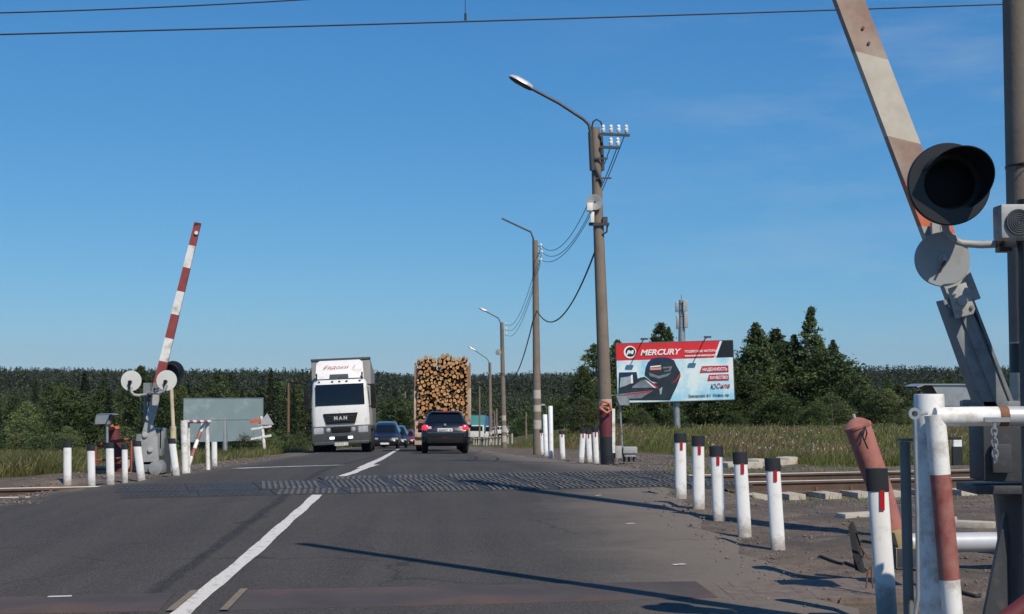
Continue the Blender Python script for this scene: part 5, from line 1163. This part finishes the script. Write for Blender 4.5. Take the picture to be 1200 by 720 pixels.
while tries < 24000 and len(cir) < 298:
    tries += 1; big_ = tries < 900
    r = random.uniform(.075,.108) if big_ else random.uniform(.048,.074); x = random.uniform(-1.17+r, 1.17-r); z = random.uniform(1.47+r, top(x)-r*.3)
    if all((x-a)**2+(z-b)**2 > (r+c)**2*.97 for a,b,c in cir): cir.append((x,z,r))
for i,(x,z,r) in enumerate(cir):
    o = first if i == 0 else first.copy()
    if i: COL.objects.link(o)
    y = random.gauss(0,.09)+(.25 if random.random() < .15 else 0)
    o.location = LT + lrot @ Vector((x, .15+y, z)); o.rotation_euler = (lrot @ Matrix.Rotation(random.uniform(-.008,.008),3,'Z') @ Matrix.Rotation(random.uniform(0,6),3,'Y')).to_euler(); o.scale = (r, 1, r*random.uniform(.9,1.05))
# ---- far traffic and sheds to the right of the car
Lf = 150.0
def gpos(px, d): p = P(px, 0, d); return Vector((p.x, d, gz(p.x, d)))
def boxtruck(px, d, w_, body, label, cabm='carwhite'):
    b = gpos(px, d); b.z = P(0,518,d).z; t = thing('box_truck', label, 'truck', b)
    mb = MB(); mb.box(b+Vector((0,3,2.1)), (w_,5,2.2)); mb.build('cargo_box', body, t, .03)
    mb = MB(); mb.box(b+Vector((0,.0,1.35)), (w_*.9,1.6,1.5)); mb.build('cab', cabm, t, .12)
    mb = MB(); mb.box(b+Vector((0,-.82,1.7)), (w_*.75,.03,.6)); mb.build('windscreen', 'glass', t, .01)
    for s_ in (-1,1):
        mb = MB(); mb.lathe(b+Vector((s_*w_*.4-.15,.1,.45)), (1,0,0), [(0,.3),(0,.45),(.3,.45),(.3,.3)], 16); mb.build('wheel', 'tyre', t)
boxtruck(558, 172, 2.4, 'teal', 'distant truck with teal box peeking out right of the crossover'); boxtruck(567, 180, 2.3, 'blue', 'distant truck with blue box right of the teal one')
for i, (px_, d, pm_, hd_, l) in enumerate(((577,235,'maroon',.4,'distant maroon car left of the third lamp pole'),(584,250,'carwhite',1.2,'distant white car behind the third lamp pole'),(597,225,'carwhite',1.45,'distant white car right of the third lamp pole'),
        (606,240,'silver',1.3,'distant silver car parked above the verge grass'),(614,232,'dkcar',1.5,'distant dark car rightmost before the second lamp pole'),(552,200,'silver',0,'distant silver car low behind the crossover'))):
    b = gpos(px_, d); b.z = P(0,514 - (4 if px_ > 590 else 0),d).z; make_car(l, 'car', 4.2, 1.75, 1.5, pm_, b, hd_, rear=False, tailm='tail_dim')
# low guard fence far right lane
gf = thing('guard_fence', 'low pale guard fence along the far right verge', 'fence', gpos(575,110))
a_, b_ = gpos(556,135), gpos(600,96)
for k in range(13):
    q_ = a_.lerp(b_, k/12); q_.z = gz(q_.x, q_.y)
    mb = MB(); mb.cyl(q_, q_+Vector((0,0,.75)), .07, seg=8); mb.build('post', 'conc_lt', gf)
mb = MB(); za_ = Vector((0,0,.6)); mb.tube([Vector((q.x,q.y,gz(q.x,q.y)))+za_ for q in [a_.lerp(b_, k/12) for k in range(13)]], .05, 6); mb.build('rail', 'conc_lt', gf)

# ------------------------------------------------------------------ vegetation
def quads(C, Nn, size, asp=1.0):                    # little leaf quads at C with random orientation biased to Nn
    n = len(C); A = rng.normal(size=(n,3)); A /= np.linalg.norm(A,axis=1)[:,None]+1e-9; Z = Nn*.6+rng.normal(size=(n,3))*.6; Z /= np.linalg.norm(Z,axis=1)[:,None]+1e-9
    U = np.cross(A,Z); U /= np.linalg.norm(U,axis=1)[:,None]+1e-9; Vv = np.cross(Z,U); s = size[:,None]
    V = np.stack([C-U*s*asp, C-Vv*s*.55+U*s*.1, C+U*s*asp, C+Vv*s*.55], 1).reshape(-1,3); return V, np.arange(4*n).reshape(-1,4)
def crown_decid(h, w, nl=90, per=70, kind='oval', leaf=.10):
    cs_ = []
    while len(cs_) < nl:
        f = random.random(); 
        if kind == 'oval': prof = math.sin(PI*min(1,(f*.93+.07))**.8)**.7
        elif kind == 'cone': prof = (1-f)**.72*min(1,f*7+.35)
        elif kind == 'bush': prof = math.sqrt(max(0,1-f**2.2))
        else: prof = min(1,f*5+.3)*(1-f**3)
        a_ = random.uniform(0,2*PI); r_ = prof*w/2*math.sqrt(random.uniform(.12,1))*random.uniform(.75,1.12)
        z0 = .10 if kind != 'bush' else .02
        cs_.append((r_*math.cos(a_), r_*math.sin(a_), h*(z0+(1-z0)*f), prof))
    Cs = []; Ns = []
    for x,y,z,pf_ in cs_:
        s_ = w*random.uniform(.05,.11)*(.28+.72*pf_); k = int(per*random.uniform(.6,1.4)*(.45+.55*pf_)); q = rng.normal(size=(k,3))*np.array([s_,s_,s_*.62]); Cs.append(q+np.array([x,y,z])); Ns.append(q/(np.linalg.norm(q,axis=1)[:,None]+1e-6)+np.array([0,0,.6]))
    C = np.concatenate(Cs); C = C[C[:,2] > .03]; Nn = np.concatenate(Ns)[:len(C)]; return quads(C, Nn, rng.uniform(.55,1.3,len(C))*leaf)
def crown_spruce(h, w, leaf=.12, n=5200):
    f = rng.uniform(.04,1,n)**1.15; tier = np.floor(f*h/.45+rng.uniform(-.15,.15,n))*.45/h; f = .6*f+.4*tier
    R0 = (1-f)**.85*w/2; a_ = rng.uniform(0,2*PI,n); br = np.floor(a_/(2*PI)*9+tier*31)/9*2*PI; a_ = .55*a_+.45*br
    r_ = R0*rng.uniform(0,1,n)**.6; lump = 1+.25*np.sin(a_*3+f*25); r_ *= lump
    C = np.stack([r_*np.cos(a_), r_*np.sin(a_), h*f - r_*.28+.15], 1); Nn = np.stack([np.cos(a_)*.3, np.sin(a_)*.3, np.ones(n)], 1); return quads(C, Nn, rng.uniform(.5,1.3,n)*leaf, 1.3)
def trunk_mb(h, r, limbs=6, w=2):
    mb = MB(); pts = [(0,0,-.3),(0,0,h*.3),(random.uniform(-.1,.1),0,h*.6),(0,random.uniform(-.1,.1),h*.92)]; mb.tube(pts, [r,r*.75,r*.45,r*.1], 8)
    for k in range(limbs):
        z = h*random.uniform(.2,.7); a_ = random.uniform(0,6.28); l = w*random.uniform(.25,.42); mb.tube([(0,0,z),(math.cos(a_)*l*.5,math.sin(a_)*l*.5,z+l*.35),(math.cos(a_)*l,math.sin(a_)*l,z+l*.8)], [r*.35,r*.22,r*.08], 5)
    return mb
def proto(name, h, w, kind, leafm, barkm='bark', **kw):
    o = bpy.data.objects.new(name, None); COL.objects.link(o); ORG[o.name] = Vector()
    V_, F_ = crown_spruce(h, w, **kw) if kind == 'spruce' else crown_decid(h, w, kind=kind, **kw)
    c = npmesh('crown', V_, F_, leafm, parent=o); ORG[c.name] = Vector()
    trunk_mb(h, .02*h+.03, 3 if kind == 'spruce' else 7, w).build('trunk', barkm, o, world=False); o['h'] = h; return o
random.seed(11)
protos = {
 'birch_a': proto('birch_tree', 8, 4.2, 'cone', 'leaf', 'birch', nl=260, per=70, leaf=.095),
 'birch_b': proto('birch_tree', 8, 3.6, 'oval', 'leaf', 'birch', nl=210, per=75, leaf=.095),
 'poplar': proto('poplar_tree', 9, 3.2, 'cone', 'leaf_light', 'birch', nl=260, per=65, leaf=.10),
 'willow_a': proto('willow_tree', 5, 4.6, 'bush', 'leaf', nl=120, per=80, leaf=.095),
 'willow_b': proto('willow_tree', 5, 4.2, 'oval', 'leaf_light', nl=100, per=80, leaf=.09),
 'spruce_a': proto('spruce_tree', 9, 3.6, 'spruce', 'needle'),
 'spruce_b': proto('spruce_tree', 9, 3.0, 'spruce', 'needle'),
 'bush': proto('bush', 2, 2.6, 'bush', 'leaf_light', nl=70, per=60, leaf=.07),
}
used = set()
def plant(kind, px, d, toppx, label, group, wide=1.0, basez=None, cat='tree'):
    p = proto_ = protos[kind]; b = gpos(px, d); 
    if basez is not None: b.z = basez
    H_ = P(0, toppx, d).z - b.z; s_ = H_/p['h']
    o = p if kind not in used else copy_tree(p)
    used.add(kind); o.location = b - Vector((0,0,.1)); o.rotation_euler = (0,0,random.uniform(0,6.28)); o.scale = (s_*wide, s_*wide, s_); tag(o, label, cat, group); return o
g1 = 'trees in the dense row on the right'
lab1 = 'dark green leafy tree in the dense row behind the billboard and guide posts'
# distinctive ones
plant('poplar', 946, 92, 358, 'tallest slender pale green tree right of the billboard', None, 1.0)
for px, top_, kind, w_, l in ((882,378,'birch_a',1.15,'tall pointed dark tree just right of the billboard'),(905,384,'birch_b',.95,'tree between the pointed dark one and the tallest slender tree'),(926,392,'birch_a',1.0,'tree directly left of the tallest slender tree'),
        (971,398,'birch_a',.8,'small pointed tree directly right of the tallest slender tree'),(772,377,'birch_b',.8,'tree whose twin tops stick out above the billboard left of the antenna mast'),(781,383,'birch_a',.6,'narrow treetop above the billboard beside the antenna mast'),
        (722,398,'birch_a',1.15,'dark tree between the nearest lamp pole and the billboard'),(697,402,'birch_b',1.3,'dark tree just left of the nearest lamp pole'),(681,428,'birch_a',1.3,'shorter dark tree left of the tree beside the nearest lamp pole'),(893,396,'willow_a',1.0,'broad leafy tree filling the gap behind the pointed dark tree right of the billboard'),(956,400,'birch_a',1.4,'broad tree just right of and behind the tallest slender tree'),(915,400,'willow_a',.9,'round tree below the gap left of the tallest slender tree')):
    plant(kind, px, random.uniform(86,96), top_, l, None, w_)
random.seed(5)
for i in range(78):                                # body of the right hand row
    px = random.uniform(680,1250); f = random.random()
    base_top = np.interp(px, [680,700,740,860,900,960,985,1010,1080,1140,1250], [466,430,415,412,402,400,424,436,438,430,423])
    top_ = base_top+random.uniform(3,34); d = random.uniform(82,110); plant(random.choice(['willow_a','willow_b','birch_b','birch_a','willow_a']), px, d, top_, lab1, g1, random.uniform(.95,1.3))
for i in range(30):                                # low bushes in front
    px = random.uniform(672,1240); plant(random.choice(['willow_a','willow_b']), px, random.uniform(74,84), random.uniform(458,486), 'low dark green bushy tree at the front edge of the right hand row', 'low trees at the front of the right row', random.uniform(1.0,1.5))
for i in range(16):
    px = random.uniform(600,700); plant(random.choice(['willow_a','birch_b','willow_b']), px, random.uniform(120,190), np.interp(px,[600,640,700],[486,472,452])+random.uniform(-6,8), 'green tree in the valley between the second and nearest lamp poles', 'valley trees behind the tall white posts', 1.2)
# left woods: front rows
for px, top_, kind, l in ((172,428,'birch_b','bright leafy tree behind the raised left barrier arm'),(322,432,'spruce_a','dark spruce standing above the sign cluster'),(40,470,'willow_b','paler round tree at the left end of the left woods'),(262,448,'willow_b','broad tree directly above the blank billboard')):
    plant(kind, px, 118, top_, l, None, .9)
for i in range(120):
    px = random.uniform(-90,480); row = random.random(); d = 100+row*85; lo = np.interp(px,[-90,200,360,480],[468,462,468,480])
    top_ = lo - row*22 + random.uniform(-9,16); k = random.choice(['spruce_a','spruce_b','spruce_b','birch_b','willow_a','birch_a'])
    nm = 'dark spruce' if k.startswith('spruce') else 'leafy green tree'
    plant(k, px, d, top_, nm+' in the front of the woods along the left side', nm+'s at the front of the left woods', random.uniform(.9,1.35))
for i in range(26):
    px = random.uniform(-60,360); plant('bush' if random.random() < .5 else 'willow_b', px, random.uniform(84,100), random.uniform(498,512), 'low bush at the foot of the left woods', 'bushes at the foot of the left woods', 1.2, cat='bush')

# far woods: one mass
def far_trees(name, n, dlo, dhi, spread, hmin, hmax, tri, label, lf, inn=1.0, fm='far'):
    Vs=[]; Fs=[]; o_=0
    d = np.sqrt(rng.uniform(dlo**2, dhi**2, n)); th = rng.uniform(-spread, spread, n); X = th*d; Z = ground(X, d)
    for i in range(n):
        if d[i] < 700 and xc(d[i])-9 < X[i] < xc(d[i])+9: continue
        if d[i] < 300 and -.05 < th[i] < .03: continue
        h = rng.uniform(hmin,hmax)*(inn if -.10 < th[i] < .08 else 1); w = h*rng.uniform(.16,.30); con = rng.random() < .62; k = tri
        f = rng.uniform(0.05,1,k); pr = (1-f)**.8 if con else np.sin(np.pi*np.clip(f*.9+.06,0,1))**.6
        a_ = rng.uniform(0,2*np.pi,k); r = pr*w*rng.uniform(.25,1,k); C = np.stack([X[i]+r*np.cos(a_), d[i]+r*np.sin(a_), Z[i]-.3+h*f],1)
        s = lf*rng.uniform(.6,1.4,k)*(.5+.5*pr); V_, F_ = quads(C, np.tile([0,0,.8],(k,1)), s, 1.2)
        Vs.append(V_); Fs.append(F_+o_); o_ += len(V_)
    o = npmesh(name, np.concatenate(Vs), np.concatenate(Fs), fm); tag(o, label, kind='stuff'); return o
far_trees('forest', 3300, 200, 480, .46, 6.0, 9.0, 230, 'dense mixed forest filling the valley beyond the road', .28, .8)
far_trees('hill_forest', 5200, 480, 1150, .46, 10, 15, 110, 'dark forest covering the low hills', .6, fm='far_dark')
far_trees('ridge_forest', 6000, 3000, 4600, .44, 14, 22, 16, 'far forested ridge on the horizon', 2.6, fm='far_dark')

# grass and weeds
def blades(name, n, samp, hmin, hmax, w, m_, label, heads=False):
    P0 = samp(n); z = ground(P0[:,0], P0[:,1]); h = rng.uniform(hmin,hmax,n)*(.6+.4*np.sin(P0[:,0]*1.3+2)*np.sin(P0[:,1]*.7)+.2); a_ = rng.uniform(0,2*np.pi,n); ln = rng.uniform(.1,.8,n)*h
    B = np.stack([P0[:,0],P0[:,1],z-.02],1); dx = np.stack([np.cos(a_),np.sin(a_),0*a_],1); sd = np.stack([-np.sin(a_+.8),np.cos(a_+.8),0*a_],1)*(w*(P0[:,1]/30)**.5)[:,None]
    M1 = B+dx*(ln*.3)[:,None]+np.stack([0*h,0*h,h*.6],1); T = B+dx*ln[:,None]+np.stack([0*h,0*h,h],1)
    V_ = np.stack([B-sd,B+sd,M1+sd*.7,M1-sd*.7,M1-sd*.7,M1+sd*.7,T+sd*(.9 if heads else .12),T-sd*(.9 if heads else .12)],1).reshape(-1,3)
    o = npmesh(name, V_, np.arange(8*n).reshape(-1,4), m_); return tag(o, label, kind='stuff')
def fill(n, f):
    out = []; k = 0
    while k < n:
        q = f(n*2); out.append(q); k += len(q)
    return np.concatenate(out)[:n]
def patch_n(x, y): return np.sin(x*.55+y*.21+1)*np.sin(y*.37-x*.2)+.5*np.sin(x*1.9+y*.8)+.3*np.sin(x*4.1-y*1.3)
def g_right(sign, bias=0.0):
    def f(n):
        y = 20+65*rng.random(n)**1.5; x = -1+rng.random(n)*(.42*y+7)
        k = (gravel_w(x, y) < .35) & (x > redge(y)+1.5) & (track_t(x, y) > 2.3) & ((rng.random(n) < .2) | ((patch_n(x, y)+bias > 0) == (sign > 0))) & (rng.random(n) < np.clip(1.1+.8*np.sin(x*.9+2*np.sin(y*.5)), .25, 1))
        return np.stack([x, y], 1)[k]
    return lambda n: fill(n, f)
def g_left(n):
    def f(n):
        y = 21+95*rng.random(n)**1.5; x = -(5+rng.random(n)*(.40*y-1))
        k = (gravel_w(x, y) < .35) & (x < ledge(y)-.5) & (np.abs(track_t(x, y)) > 2.2) & (np.sin(x*1.1+y)*.5+.5+rng.random(n) > .3)
        return np.stack([x, y], 1)[k]
    return fill(n, f)
blades('dry_grass', 52000, g_right(1, -.45), .10, .36, .0055, 'grass_t', 'dry tan grass on the meadow beyond the rails', True)
blades('green_grass', 165000, g_right(-1, -.45), .10, .34, .006, 'grass_g', 'green grass on the right meadow')
blades('weeds', 2600, g_right(-1), .28, .6, .016, 'grass_g', 'taller green weeds on the right meadow')
blades('wildflowers', 1500, g_right(1), .03, .05, .014, 'flower', 'white wildflowers on the right meadow', True)
fl_ = bpy.data.objects['wildflowers']; fl_.location.z = .28
blades('verge_dry_grass', 50000, g_left, .12, .42, .006, 'grass_t', 'dry grass on the left verge', True)
blades('verge_green_grass', 150000, g_left, .15, .5, .007, 'grass_g', 'green grass on the left verge')
def g_near(n):
    def f(n):
        y = rng.uniform(17, 24, n); x = rng.uniform(2.6, 9, n); t_ = track_t(x, y); k = (np.abs(t_) > 1.5) & (np.abs(t_) < 3) & ((t_ > 0) | (rng.random(n) < .12)); return np.stack([x, y], 1)[k]
    return fill(n, f)
blades('trackside_weeds', 2500, g_near, .04, .16, .006, 'grass_g', 'short sparse weeds between gravel and rail')

# ------------------------------------------------------------------ haze
hz = MB(); hz.box((0, 3900, 75), (9000, 8400, 250)); ho = hz.build('haze', []); tag(ho, kind='stuff')
hm = bpy.data.materials.new('haze'); hm.use_nodes = True; hn = hm.node_tree; hn.nodes.clear(); out = hn.nodes.new('ShaderNodeOutputMaterial'); pv = hn.nodes.new('ShaderNodeVolumePrincipled')
pv.inputs['Color'].default_value = (.72,.82,.95,1); pv.inputs['Density'].default_value = .00004; pv.inputs['Anisotropy'].default_value = .2; hn.links.new(pv.outputs[0], out.inputs['Volume'])
ho.data.materials.clear(); ho.data.materials.append(hm)
for k_ in ('h',):
    for o in bpy.data.objects:
        if k_ in o.keys(): del o[k_]
